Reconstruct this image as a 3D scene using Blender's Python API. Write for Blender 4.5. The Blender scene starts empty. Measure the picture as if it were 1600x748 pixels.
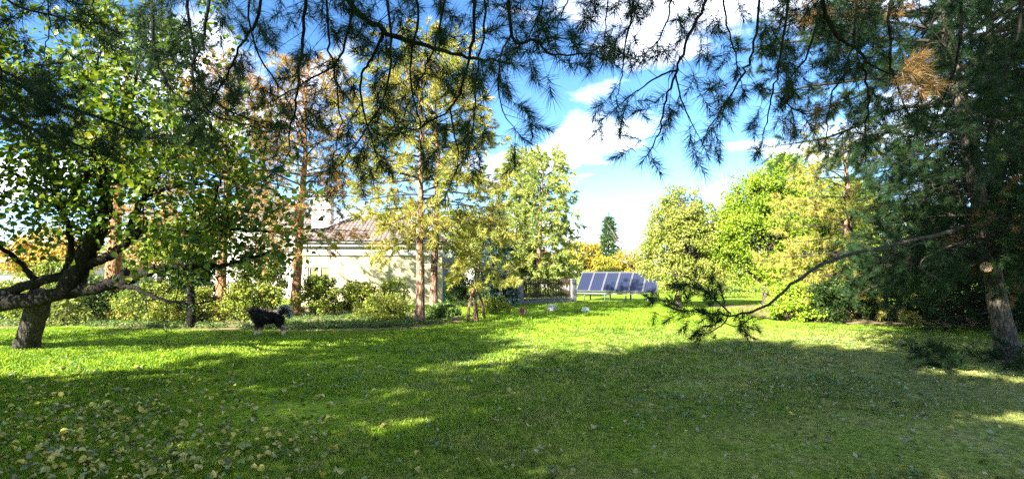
import bpy, math, random
import numpy as np
from mathutils import Vector, Matrix

# ------------------------------------------------------------------ camera, sky, sun, exposure
SC = bpy.context.scene
COL = SC.collection
FPX, HOR, CAMH = 850.0, 425.0, 1.6           # focal length in photo pixels, horizon row, eye height
PITCH = math.atan((HOR - 374.0) / FPX)
cam_d = bpy.data.cameras.new('camera'); cam = bpy.data.objects.new('camera', cam_d); COL.objects.link(cam)
cam_d.sensor_width = 36.0; cam_d.lens = 36.0 * FPX / 1600.0
cam_d.clip_start = 0.05; cam_d.clip_end = 2000.0
cam.location = (0, 0, CAMH); cam.rotation_euler = (math.pi / 2 + PITCH, 0, 0)
SC.camera = cam

SUN_EL, SUN_AZ = math.radians(30), math.radians(218)     # azimuth clockwise from +Y: behind the viewer, to the left
SUNDIR = Vector((math.sin(SUN_AZ) * math.cos(SUN_EL), math.cos(SUN_AZ) * math.cos(SUN_EL), math.sin(SUN_EL)))

world = bpy.data.worlds.new('World'); SC.world = world; world.use_nodes = True
nt = world.node_tree; N = nt.nodes; Lk = nt.links
for n in list(N): N.remove(n)
def wn(t, **kw):
    n = N.new(t)
    for k, v in kw.items(): setattr(n, k, v)
    return n
sky = wn('ShaderNodeTexSky', sky_type='NISHITA', sun_disc=False, sun_elevation=SUN_EL, sun_rotation=SUN_AZ,
         air_density=0.75, dust_density=0.0, ozone_density=2.5)
hsv = wn('ShaderNodeHueSaturation'); hsv.inputs['Saturation'].default_value = 1.18; hsv.inputs['Value'].default_value = 0.38
Lk.new(sky.outputs[0], hsv.inputs['Color'])
tc = wn('ShaderNodeTexCoord'); sep = wn('ShaderNodeSeparateXYZ'); Lk.new(tc.outputs['Generated'], sep.inputs[0])
zmx = wn('ShaderNodeMath', operation='MAXIMUM'); Lk.new(sep.outputs['Z'], zmx.inputs[0]); zmx.inputs[1].default_value = 0.0
zad = wn('ShaderNodeMath', operation='ADD'); Lk.new(zmx.outputs[0], zad.inputs[0]); zad.inputs[1].default_value = 0.22
dvx = wn('ShaderNodeMath', operation='DIVIDE'); Lk.new(sep.outputs['X'], dvx.inputs[0]); Lk.new(zad.outputs[0], dvx.inputs[1])
dvy = wn('ShaderNodeMath', operation='DIVIDE'); Lk.new(sep.outputs['Y'], dvy.inputs[0]); Lk.new(zad.outputs[0], dvy.inputs[1])
cmb = wn('ShaderNodeCombineXYZ'); Lk.new(dvx.outputs[0], cmb.inputs[0]); Lk.new(dvy.outputs[0], cmb.inputs[1])
cmap = wn('ShaderNodeMapping'); Lk.new(cmb.outputs[0], cmap.inputs[0]); cmap.inputs['Location'].default_value = (12.6, 8.18, 0)
cmap.inputs['Scale'].default_value = (0.85, 1.0, 1.0)
cn = wn('ShaderNodeTexNoise'); Lk.new(cmap.outputs[0], cn.inputs['Vector'])
cn.inputs['Scale'].default_value = 1.35; cn.inputs['Detail'].default_value = 9; cn.inputs['Roughness'].default_value = 0.56; cn.inputs['Distortion'].default_value = 0.25
cr = wn('ShaderNodeValToRGB'); Lk.new(cn.outputs['Fac'], cr.inputs[0])
cr.color_ramp.elements[0].position = 0.50; cr.color_ramp.elements[1].position = 0.67
cr.color_ramp.elements[0].color = (0, 0, 0, 1); cr.color_ramp.elements[1].color = (.95, .95, .95, 1)
cmx = wn('ShaderNodeMixRGB'); Lk.new(cr.outputs[0], cmx.inputs[0]); Lk.new(hsv.outputs[0], cmx.inputs[1]); cmx.inputs[2].default_value = (4.9, 4.85, 5.1, 1)
bg = wn('ShaderNodeBackground'); bg.inputs['Strength'].default_value = 0.125; Lk.new(cmx.outputs[0], bg.inputs[0])
wo = wn('ShaderNodeOutputWorld'); Lk.new(bg.outputs[0], wo.inputs[0])

sun_d = bpy.data.lights.new('sun', 'SUN'); sun_d.energy = 3.8; sun_d.angle = math.radians(0.55); sun_d.color = (1.0, 0.93, 0.80)
sun = bpy.data.objects.new('sun', sun_d); COL.objects.link(sun); sun.rotation_euler = SUNDIR.to_track_quat('Z', 'Y').to_euler()
sun.location = (-20, -25, 25)

SC.view_settings.view_transform = 'Standard'; SC.view_settings.look = 'None'
SC.view_settings.exposure = 3.1; SC.view_settings.gamma = 1.0; SC.view_settings.use_curve_mapping = False
SC.cycles.use_denoising = False; SC.cycles.max_bounces = 7; SC.cycles.diffuse_bounces = 3; SC.cycles.transmission_bounces = 4; SC.cycles.transparent_max_bounces = 6

# ------------------------------------------------------------------ placing helpers
def at(px, py, Y):
    dx, dz = (px - 800.0) / FPX, (374.0 - py) / FPX
    d = np.array([dx, math.cos(PITCH) - dz * math.sin(PITCH), math.sin(PITCH) + dz * math.cos(PITCH)])
    return np.array([0, 0, CAMH]) + d * (Y / d[1])
def gd(px, py):
    """the point of the lawn seen at a pixel"""
    dx, dz = (px - 800.0) / FPX, (374.0 - py) / FPX
    d = np.array([dx, math.cos(PITCH) - dz * math.sin(PITCH), math.sin(PITCH) + dz * math.cos(PITCH)])
    return np.array([0, 0, CAMH]) + d * (-CAMH / d[2])
def RS(seed): return np.random.default_rng(seed)
def unit(v):
    v = np.asarray(v, float); return v / (np.linalg.norm(v, axis=-1, keepdims=True) + 1e-12)

# ------------------------------------------------------------------ mesh builder
class MB:
    def __init__(s): s.v = []; s.f3 = []; s.f4 = []; s.n = 0
    def add(s, v, f):
        v = np.asarray(v, float).reshape(-1, 3); f = np.asarray(f, int)
        if len(v) == 0 or len(f) == 0: return s
        (s.f3 if f.shape[1] == 3 else s.f4).append(f + s.n); s.v.append(v); s.n += len(v); return s
    def box(s, c, size, R=None):
        h = np.asarray(size, float) / 2
        v = np.array([[x, y, z] for x in (-1, 1) for y in (-1, 1) for z in (-1, 1)], float) * h
        if R is not None: v = v @ np.asarray(R).T
        return s.add(v + np.asarray(c, float), [[0, 1, 3, 2], [4, 6, 7, 5], [0, 4, 5, 1], [2, 3, 7, 6], [0, 2, 6, 4], [1, 5, 7, 3]])
    def bev(s, c, size, b=0.02):
        """a box with chamfered edges"""
        h = np.asarray(size, float) / 2; b = min(b, *(h * 0.9)); pts = []; idx = {}
        for sx in (-1, 1):
            for sy in (-1, 1):
                for sz in (-1, 1):
                    for a in range(3):
                        p = np.array([sx, sy, sz]) * (h - b); p[a] = (sx, sy, sz)[a] * h[a]
                        idx[(sx, sy, sz, a)] = len(pts); pts.append(p)
        q, t = [], []
        for a in range(3):
            o = [i for i in range(3) if i != a]
            for sg in (-1, 1):
                f = []
                for u, w in ((-1, -1), (1, -1), (1, 1), (-1, 1)):
                    k = [0, 0, 0]; k[a] = sg; k[o[0]] = u; k[o[1]] = w; f.append(idx[(*k, a)])
                q.append(f if sg * (1 if a != 1 else -1) > 0 else f[::-1])
        for a in range(3):
            o = [i for i in range(3) if i != a]
            for u in (-1, 1):
                for w in (-1, 1):
                    k1 = [0, 0, 0]; k1[a] = -1; k1[o[0]] = u; k1[o[1]] = w; k2 = list(k1); k2[a] = 1
                    q.append([idx[(*k1, o[0])], idx[(*k2, o[0])], idx[(*k2, o[1])], idx[(*k1, o[1])]])
        for sx in (-1, 1):
            for sy in (-1, 1):
                for sz in (-1, 1): t.append([idx[(sx, sy, sz, a)] for a in range(3)])
        base = s.n; P = np.array(pts) + np.asarray(c, float)
        s.v.append(P); s.n += len(P); s.f4.append(np.array(q) + base); s.f3.append(np.array(t) + base); return s
    def tube(s, P, R, sides=6, cap=True, rough=0.0, rs=None):
        P = np.asarray(P, float); n = len(P); R = np.broadcast_to(np.asarray(R, float), (n,))
        T = unit(np.gradient(P, axis=0)); rings = []
        u = np.cross(T[0], [0.31, 0.2, 0.93]); u = u / (np.linalg.norm(u) + 1e-9)
        a = np.linspace(0, 2 * np.pi, sides, endpoint=False)
        for i in range(n):
            u = u - T[i] * (u @ T[i]); u = u / (np.linalg.norm(u) + 1e-9); w = np.cross(T[i], u)
            r = R[i] * (1 + (rs.uniform(-rough, rough, sides) if rough and rs is not None else 0) * np.ones(sides))
            rings.append(P[i] + (np.cos(a) * r)[:, None] * u + (np.sin(a) * r)[:, None] * w)
        k = np.arange(sides); k2 = (k + 1) % sides
        f = np.concatenate([np.stack([i * sides + k, i * sides + k2, (i + 1) * sides + k2, (i + 1) * sides + k], 1) for i in range(n - 1)])
        V = np.concatenate(rings); base = s.n
        s.add(V, f)
        if cap and n > 1:
            s.v.append(P[[0, -1]]); c0 = s.n; s.n += 2
            s.f3.append(np.stack([np.full(sides, c0), base + k2, base + k], 1))
            e = base + (n - 1) * sides
            s.f3.append(np.stack([np.full(sides, c0 + 1), e + k, e + k2], 1))
        return s
    def sticks(s, p0, p1, r0, r1, sides=3):
        p0 = np.asarray(p0, float); p1 = np.asarray(p1, float)
        if len(p0) == 0: return s
        n = len(p0); r0 = np.broadcast_to(r0, (n,)); r1 = np.broadcast_to(r1, (n,))
        d = unit(p1 - p0); u = unit(np.cross(d, [0.3, 0.25, 0.9])); w = np.cross(d, u)
        a = np.linspace(0, 2 * np.pi, sides, endpoint=False)
        off = np.cos(a)[None, :, None] * u[:, None] + np.sin(a)[None, :, None] * w[:, None]
        V = np.concatenate([p0[:, None] + off * r0[:, None, None], p1[:, None] + off * r1[:, None, None]], 1)
        k = np.arange(sides); k2 = (k + 1) % sides; fb = np.stack([k, k2, k2 + sides, k + sides], 1)
        f = (fb[None] + (np.arange(n) * 2 * sides)[:, None, None]).reshape(-1, 4)
        return s.add(V.reshape(-1, 3), f)
    def inst(s, tv, tf, pos, R, sc=1.0):
        pos = np.asarray(pos, float); n = len(pos)
        if n == 0: return s
        sc = np.broadcast_to(np.asarray(sc, float), (n,))
        V = np.einsum('nij,kj->nki', R, tv) * sc[:, None, None] + pos[:, None]
        f = (np.asarray(tf)[None] + (np.arange(n) * len(tv))[:, None, None]).reshape(-1, np.asarray(tf).shape[1])
        return s.add(V.reshape(-1, 3), f)
    def mesh(s, name, mat, smooth=False):
        me = bpy.data.meshes.new(name)
        V = np.concatenate(s.v).astype(np.float32) if s.v else np.zeros((0, 3), np.float32)
        f3 = np.concatenate(s.f3) if s.f3 else np.zeros((0, 3), int); f4 = np.concatenate(s.f4) if s.f4 else np.zeros((0, 4), int)
        loops = np.concatenate([f3.ravel(), f4.ravel()]).astype(np.int32)
        starts = np.concatenate([np.arange(len(f3)) * 3, len(f3) * 3 + np.arange(len(f4)) * 4]).astype(np.int32)
        me.vertices.add(len(V)); me.vertices.foreach_set('co', V.ravel())
        me.loops.add(len(loops)); me.loops.foreach_set('vertex_index', loops)
        me.polygons.add(len(starts)); me.polygons.foreach_set('loop_start', starts)
        me.polygons.foreach_set('use_smooth', np.full(len(starts), bool(smooth)))
        me.update(calc_edges=True)
        if mat is not None: me.materials.append(mat)
        return me
    def build(s, name, mat, parent=None, smooth=False, **kw):
        return link(name, s.mesh(name, mat, smooth), parent, **kw)

def link(name, data, parent=None, label=None, cat=None, group=None, kind=None, loc=None, rz=None):
    o = bpy.data.objects.new(name, data); COL.objects.link(o); o.parent = parent
    if loc is not None: o.location = tuple(float(c) for c in loc)
    if rz is not None: o.rotation_euler = (0, 0, rz)
    tag(o, label, cat, group, kind); return o
def tag(o, label=None, cat=None, group=None, kind=None):
    for k, v in (('label', label), ('category', cat), ('group', group), ('kind', kind)):
        if v: o[k] = v
    return o
def thing(name, label, cat, loc, group=None, rz=0.0): return link(name, None, None, label, cat, group, None, loc, rz)

def curve(P, n=16):
    """Catmull-Rom through control points"""
    P = np.asarray(P, float)
    if len(P) == 2: return P[0] + (P[1] - P[0]) * np.linspace(0, 1, n)[:, None]
    Q = np.vstack([2 * P[0] - P[1], P, 2 * P[-1] - P[-2]]); out = []
    for t in np.linspace(0, len(P) - 1 - 1e-6, n):
        i = int(t); f = t - i; a, b, c, d = Q[i:i + 4]
        out.append(0.5 * (2 * b + (c - a) * f + (2 * a - 5 * b + 4 * c - d) * f * f + (3 * b - a - 3 * c + d) * f ** 3))
    return np.array(out)
def frames(d, roll):
    """rotation matrices whose Z column is d"""
    d = unit(d); u = unit(np.cross(d, np.array([0.37, 0.21, 0.9]) + 0 * d)); w = np.cross(d, u)
    c, s_ = np.cos(roll)[:, None], np.sin(roll)[:, None]
    return np.stack([u * c + w * s_, -u * s_ + w * c, d], -1)
def rdir(rs, n): return unit(rs.normal(size=(n, 3)))

# ------------------------------------------------------------------ materials
MATS = {}
def newmat(name):
    m = bpy.data.materials.new(name); m.use_nodes = True; t = m.node_tree
    for n in list(t.nodes): t.nodes.remove(n)
    out = t.nodes.new('ShaderNodeOutputMaterial'); MATS[name] = m
    return m, t.nodes, t.links, out
def ramp(nodes, links, fac, cols):
    r = nodes.new('ShaderNodeValToRGB'); e = r.color_ramp.elements
    while len(e) < len(cols): e.new(0.5)
    for i, (p, c) in enumerate(cols): e[i].position = p; e[i].color = (*c, 1)
    links.new(fac, r.inputs[0]); return r.outputs[0]
def noise(nodes, links, vec, scale, detail=4, rough=0.6, dist=0.0):
    n = nodes.new('ShaderNodeTexNoise'); n.inputs['Scale'].default_value = scale; n.inputs['Detail'].default_value = detail
    n.inputs['Roughness'].default_value = rough; n.inputs['Distortion'].default_value = dist; links.new(vec, n.inputs['Vector']); return n.outputs['Fac']
def math_(nodes, links, op, a, b):
    m = nodes.new('ShaderNodeMath'); m.operation = op
    for i, x in enumerate((a, b)):
        if isinstance(x, (int, float)): m.inputs[i].default_value = x
        else: links.new(x, m.inputs[i])
    return m.outputs[0]
def leafmat(name, cols, trans=0.35, nscale=1.2, island=0.55, rough=0.5, spec=0.3, obrandom=False):
    """cols: colours of the leaves, from one end of the mix to the other"""
    m, n, l, out = newmat(name)
    geo = n.new('ShaderNodeNewGeometry')
    if obrandom: rnd_ = n.new('ShaderNodeObjectInfo').outputs['Random']
    else: rnd_ = geo.outputs['Random Per Island']
    nz = noise(n, l, geo.outputs['Position'], nscale, 3)
    nz = math_(n, l, 'MULTIPLY', math_(n, l, 'SUBTRACT', nz, 0.28), 2.2)
    f = math_(n, l, 'ADD', math_(n, l, 'MULTIPLY', rnd_, island), math_(n, l, 'MULTIPLY', nz, 1 - island))
    k = len(cols); c = ramp(n, l, f, [(i / (k - 1) * 0.86 + 0.07, x) for i, x in enumerate(cols)])
    p = n.new('ShaderNodeBsdfPrincipled'); l.new(c, p.inputs['Base Color']); p.inputs['Roughness'].default_value = rough; p.inputs['Specular IOR Level'].default_value = spec
    t = n.new('ShaderNodeBsdfTranslucent'); l.new(c, t.inputs[0])
    mx = n.new('ShaderNodeMixShader'); mx.inputs[0].default_value = trans; l.new(p.outputs[0], mx.inputs[1]); l.new(t.outputs[0], mx.inputs[2])
    l.new(mx.outputs[0], out.inputs[0]); return m
def surf(name, cols, nscale=6, detail=6, rough=0.8, bump=0.3, bscale=None, spec=0.3, metallic=0.0, stretch=(1, 1, 1), bdist=0.02):
    m, n, l, out = newmat(name)
    tcx = n.new('ShaderNodeTexCoord'); mp = n.new('ShaderNodeMapping'); l.new(tcx.outputs['Object'], mp.inputs[0]); mp.inputs['Scale'].default_value = stretch
    f = noise(n, l, mp.outputs[0], nscale, detail)
    k = len(cols); c = ramp(n, l, f, [(0.3 + 0.4 * i / max(1, k - 1), x) for i, x in enumerate(cols)])
    p = n.new('ShaderNodeBsdfPrincipled'); l.new(c, p.inputs['Base Color']); p.inputs['Roughness'].default_value = rough
    p.inputs['Specular IOR Level'].default_value = spec; p.inputs['Metallic'].default_value = metallic
    if bump:
        b = n.new('ShaderNodeBump'); b.inputs['Strength'].default_value = bump; b.inputs['Distance'].default_value = bdist
        l.new(noise(n, l, mp.outputs[0], bscale or nscale * 3, 5), b.inputs['Height']); l.new(b.outputs[0], p.inputs['Normal'])
    l.new(p.outputs[0], out.inputs[0]); return m
def barkmat(name, cols, scale=7.0, ridge=0.8):
    m, n, l, out = newmat(name)
    geo = n.new('ShaderNodeNewGeometry'); mp = n.new('ShaderNodeMapping'); l.new(geo.outputs['Position'], mp.inputs[0]); mp.inputs['Scale'].default_value = (1, 1, 0.3)
    v = n.new('ShaderNodeTexVoronoi'); v.feature = 'DISTANCE_TO_EDGE'; v.inputs['Scale'].default_value = scale * 2.2; l.new(mp.outputs[0], v.inputs['Vector'])
    nz = noise(n, l, mp.outputs[0], scale, 6, 0.65)
    f = math_(n, l, 'ADD', math_(n, l, 'MULTIPLY', math_(n, l, 'MINIMUM', v.outputs['Distance'], 0.25), 1.4), math_(n, l, 'MULTIPLY', nz, 0.75))
    k = len(cols); c = ramp(n, l, f, [(0.3 + 0.42 * i / (k - 1), x) for i, x in enumerate(cols)])
    p = n.new('ShaderNodeBsdfPrincipled'); l.new(c, p.inputs['Base Color']); p.inputs['Roughness'].default_value = 0.9; p.inputs['Specular IOR Level'].default_value = 0.15
    b = n.new('ShaderNodeBump'); b.inputs['Strength'].default_value = ridge; b.inputs['Distance'].default_value = 0.03; l.new(f, b.inputs['Height']); l.new(b.outputs[0], p.inputs['Normal'])
    l.new(p.outputs[0], out.inputs[0]); return m

M_NEEDLE = leafmat('pine needles dark', [(.008, .021, .014), (.014, .035, .017), (.025, .052, .020), (.045, .066, .022)], 0.15, 1.5, 0.5, 0.55, 0.12)
M_NEEDLE_R = leafmat('pine needles deep green', [(.008, .022, .009), (.015, .038, .014), (.026, .056, .018), (.06, .085, .024)], 0.2, 0.9, 0.45, 0.55, 0.12)
M_NEEDLE_Y = leafmat('pine needles yellow green', [(.12, .16, .03), (.23, .27, .045), (.36, .35, .06), (.42, .35, .085), (.40, .25, .10)], 0.3, 0.8, 0.4)
M_NEEDLE_BR = leafmat('pine needles rusty', [(.34, .16, .055), (.44, .24, .09), (.42, .28, .09), (.28, .25, .06), (.15, .18, .04)], 0.3, 0.7, 0.35)
M_NEEDLE_P = leafmat('pine needles pale', [(.12, .17, .05), (.22, .28, .065), (.33, .37, .08), (.42, .44, .10)], 0.3, 0.5, 0.4)
M_NEEDLE_BL = leafmat('spruce needles blue', [(.020, .05, .05), (.04, .085, .085), (.07, .13, .12)], 0.2, 1.0, 0.5)
M_NEEDLE_SP = leafmat('spruce needles green', [(.03, .06, .02), (.06, .11, .03), (.12, .17, .04)], 0.2, 0.6, 0.5)
M_DEAD = leafmat('dead needles', [(.12, .07, .025), (.24, .14, .05), (.34, .22, .08)], 0.3, 2.0, 0.6)
M_LEAF_L = leafmat('broad leaves', [(.024, .050, .006), (.046, .092, .009), (.080, .145, .010), (.13, .20, .012), (.20, .25, .015), (.34, .32, .02)], 0.5, 0.7, 0.6, 0.42, 0.4)
M_LEAF_G = leafmat('bright green leaves', [(.09, .16, .018), (.17, .27, .022), (.27, .38, .028), (.38, .45, .04)], 0.4, 0.6, 0.5)
M_LEAF_O = leafmat('olive leaves', [(.11, .16, .025), (.20, .27, .038), (.30, .35, .06), (.36, .35, .10), (.21, .30, .035)], 0.4, 0.8, 0.5)
M_LEAF_Y = leafmat('yellow leaves', [(.20, .23, .03), (.34, .33, .04), (.42, .34, .04), (.40, .24, .05)], 0.4, 0.35, 0.45)
M_LEAF_B = leafmat('shrub leaves', [(.06, .11, .02), (.11, .18, .025), (.20, .26, .035), (.34, .34, .05), (.30, .17, .08)], 0.4, 1.3, 0.5)
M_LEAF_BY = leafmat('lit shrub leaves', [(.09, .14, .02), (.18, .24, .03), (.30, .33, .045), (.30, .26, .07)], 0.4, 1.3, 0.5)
M_LEAF_C = leafmat('arborvitae leaves', [(.05, .13, .02), (.10, .22, .03), (.17, .32, .04)], 0.3, 2.0, 0.5)
M_LEAF_D = leafmat('dark shrub leaves', [(.015, .032, .010), (.03, .06, .013), (.055, .10, .02), (.11, .15, .03)], 0.35, 1.0, 0.5)
M_COVER = leafmat('ground cover leaves', [(.05, .10, .025), (.11, .19, .04), (.20, .28, .07)], 0.4, 2.0, 0.5)
M_FALLEN = leafmat('fallen leaves', [(.07, .05, .02), (.09, .13, .025), (.16, .19, .04), (.30, .28, .05), (.42, .36, .05), (.22, .25, .13)], 0.15, 1.6, 0.75, 0.45, 0.5, obrandom=False)
M_FALLEN_O = leafmat('fallen leaves single', [(.10, .07, .03), (.10, .15, .03), (.18, .22, .04), (.34, .32, .05), (.50, .41, .05), (.26, .29, .15)], 0.15, 1.6, 0.8, 0.45, 0.5, obrandom=True)
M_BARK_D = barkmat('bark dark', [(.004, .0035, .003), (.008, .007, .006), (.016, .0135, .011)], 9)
M_BARK_G = barkmat('bark grey', [(.025, .021, .017), (.06, .05, .04), (.11, .095, .08)], 8)
M_BARK_P = barkmat('bark pine', [(.07, .038, .025), (.17, .10, .07), (.30, .20, .14)], 6)
M_BARK_O = barkmat('bark orange', [(.10, .05, .028), (.24, .125, .06), (.40, .22, .11)], 8)
M_BARK_L = barkmat('bark dark grey', [(.012, .011, .009), (.032, .028, .023), (.06, .053, .045)], 8)
M_TWIG = surf('twig', [(.022, .017, .014), (.05, .04, .033)], 12, 3, 0.85, 0)
M_TWIG_G = surf('dead twig', [(.10, .088, .075), (.22, .20, .18)], 12, 3, 0.85, 0)
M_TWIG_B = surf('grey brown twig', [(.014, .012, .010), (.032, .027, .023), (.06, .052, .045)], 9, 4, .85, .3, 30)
M_CUT = surf('cut wood', [(.50, .30, .17), (.72, .50, .32)], 16, 4, 0.8, 0.1)

# ------------------------------------------------------------------ foliage templates
def shoot_template(n, L, nl, w, rs, a0=75, a1=22):
    """a pine shoot along +Z: n needles, each a thin blade"""
    V, F = [], []
    for i in range(n):
        t = (i + 0.5) / n; az = rs.uniform(0, 2 * np.pi)
        ang = math.radians(a0 + (a1 - a0) * t + rs.uniform(-12, 12)); l_ = nl * rs.uniform(0.75, 1.1)
        d = np.array([math.cos(az) * math.sin(ang), math.sin(az) * math.sin(ang), math.cos(ang)])
        s_ = np.array([-math.sin(az), math.cos(az), 0.0]); roll = rs.uniform(0, np.pi); s_ = s_ * math.cos(roll) + np.cross(d, s_) * math.sin(roll)
        b = np.array([0, 0, L * t]); k = len(V)
        V += [b - s_ * w / 2, b + s_ * w / 2, b + d * l_ + s_ * w * 0.12 - np.array([0, 0, 0.004])]; F.append([k, k + 1, k + 2])
    return np.array(V), np.array(F)
_r = RS(1)
SH_NEAR = [shoot_template(80, 0.12, 0.12, 0.0036, _r, 84, 24) for _ in range(4)]
SH_MIDN = [shoot_template(58, 0.15, 0.125, 0.0065, _r) for _ in range(4)]
SH_MID = [shoot_template(26, 0.16, 0.16, 0.020, _r) for _ in range(4)]
SH_FAR = [shoot_template(16, 0.26, 0.30, 0.06, _r) for _ in range(4)]
SH_BULK = [shoot_template(18, 0.30, 0.30, 0.055, _r) for _ in range(3)]
SH_SPR = [shoot_template(18, 0.30, 0.12, 0.05, _r, 65, 20) for _ in range(3)]
LEAF2 = (np.array([[0, 0, 0], [-.38, .45, .10], [0, 1, -.04], [.38, .45, .10]]), np.array([[0, 2, 1], [0, 3, 2]]))
LEAFB = (np.array([[0, 0, 0], [-.42, .12, .07], [-.50, .42, .10], [-.30, .74, .05], [0, 1.0, -.10], [.30, .74, .05], [.50, .42, .10], [.42, .12, .07], [0, .45, 0]]),
         np.array([[8, 1, 0], [8, 2, 1], [8, 3, 2], [8, 4, 3], [8, 5, 4], [8, 6, 5], [8, 7, 6], [8, 0, 7]]))

def add_shoots(mb, temps, pos, d, sc, rs):
    pos = np.asarray(pos, float).reshape(-1, 3); d = np.asarray(d, float).reshape(-1, 3); sc = np.asarray(sc, float)
    if len(pos) == 0: return
    R = frames(d, rs.uniform(0, 2 * np.pi, len(pos))); w = rs.integers(0, len(temps), len(pos))
    for i, (tv, tf) in enumerate(temps):
        k = w == i
        if k.any(): mb.inst(tv, tf, pos[k], R[k], sc[k])
def leaf_frames(nrm, rs, tipdown=0.3):
    n = unit(nrm); y = rs.normal(size=n.shape); y[:, 2] -= tipdown * 2; y = unit(y - n * (y * n).sum(1, keepdims=True)); x = np.cross(y, n)
    return np.stack([x, y, n], -1)

# ------------------------------------------------------------------ conifer growth
class Pine:
    def __init__(s, seed): s.rs = RS(seed); s.pos = []; s.dir = []; s.sc = []; s.dead = []
    def shoot(s, p, d, sc=1.0, dead=False): s.pos.append(p); s.dir.append(d); s.sc.append(sc); s.dead.append(dead)
    def bough(s, P, r0, r1, side, sp, start=0.2, droop=0.3, flat=0.6, step=0.14, sub=0.0, dead=0.0, sides=6, ssc=1.0, bare=0.0, jit=0.12, n=None, fwd=0.9):
        """one bough: its wood comes back as a mesh builder, its shoots join the tree's needles"""
        rs = s.rs; C = curve(P, n or max(8, 5 * len(P))); L = np.concatenate([[0], np.cumsum(np.linalg.norm(np.diff(C, axis=0), axis=1))]); tot = L[-1]
        C[1:-1] += rs.normal(size=(len(C) - 2, 3)) * min(tot * 0.004, .008)
        mb = MB(); mb.tube(C, np.linspace(r0, r1, len(C)), sides, rough=0.1, rs=rs); S0, S1, Q0, Q1 = [], [], [], []
        isdead = rs.random() < dead
        def twig(p, d, ln, r, lev):
            k = max(2, int(ln / 0.16)); cur = p.copy(); dd = unit(d); h = ln / k
            for i in range(k):
                dd = unit(dd + rs.normal(size=3) * 0.13 + np.array([0, 0, -droop * 0.22])); nx = cur + dd * h
                S0.append(cur); S1.append(nx); Q0.append(r * (1 - i / k * .7)); Q1.append(r * (1 - (i + 1) / k * .7)); cur = nx
                t = (i + 1) / k
                if t > 0.3 and rs.random() > bare:
                    if lev < 1 and sub > 0 and rs.random() < sub:
                        twig(cur, unit(dd + rdir(rs, 1)[0] * 0.9), ln * rs.uniform(.3, .55), r * .6, lev + 1)
                    elif rs.random() < h / step * 0.8:
                        s.shoot(cur, unit(dd + rdir(rs, 1)[0] * 0.75), ssc * rs.uniform(.75, 1.1), isdead)
            if rs.random() > bare * 0.6: s.shoot(cur - dd * 0.04, dd, ssc * rs.uniform(.85, 1.15), isdead)
        x = start * tot
        while x < tot * 0.985:
            i = min(np.searchsorted(L, x), len(C) - 1); i = max(i, 1); T = unit(C[i] - C[i - 1]); p = C[i - 1] + (C[i] - C[i - 1]) * ((x - L[i - 1]) / max(1e-6, L[i] - L[i - 1]))
            v = rs.normal(size=3); v[2] *= (1 - flat); v = unit(v - T * (v @ T)); t = x / tot
            twig(p, unit(T * fwd + v), side * (1.05 - 0.72 * t) * rs.uniform(.55, 1.15) + 0.08, max(0.003, r0 * 0.28 * (1 - .6 * t)), 0)
            x += sp * rs.uniform(.6, 1.4)
        s.shoot(C[-1] - unit(C[-1] - C[-2]) * .05, unit(C[-1] - C[-2]), ssc * 1.1, isdead)
        mb.sticks(S0, S1, np.array(Q0), np.array(Q1)); return mb
    def needles(s, temps, mat, parent, deadmat=M_DEAD, name='needles'):
        pos, d, sc, dead = np.array(s.pos), np.array(s.dir), np.array(s.sc), np.array(s.dead)
        for flag, nm, mt in ((False, name, mat), (True, 'dead_needles', deadmat)):
            k = dead == flag
            if k.any():
                mb = MB(); add_shoots(mb, temps, pos[k], d[k], sc[k], s.rs); mb.build(nm, mt, parent, kind='stuff')

def trunk_curve(base, h, lean, rs, wav=0.06, n=14):
    z = np.linspace(-0.15, h, n); t = np.clip(z / h, 0, 1)
    w = np.cumsum(rs.normal(size=(n, 2)) * wav, axis=0); w -= w[0]
    P = np.stack([base[0] + lean[0] * t + w[:, 0] * t, base[1] + lean[1] * t + w[:, 1] * t, z], 1); return P
def trunk_radii(P, r, h, flare=1.35, top=0.12):
    t = np.clip(P[:, 2] / h, 0, 1); return r * (top + (1 - top) * (1 - t) ** 0.8) * (1 + (flare - 1) * np.exp(-np.maximum(P[:, 2], 0) / (0.25 + r)))
def along(P, z):
    return np.array([np.interp(z, P[:, 2], P[:, 0]), np.interp(z, P[:, 2], P[:, 1]), z])

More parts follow.
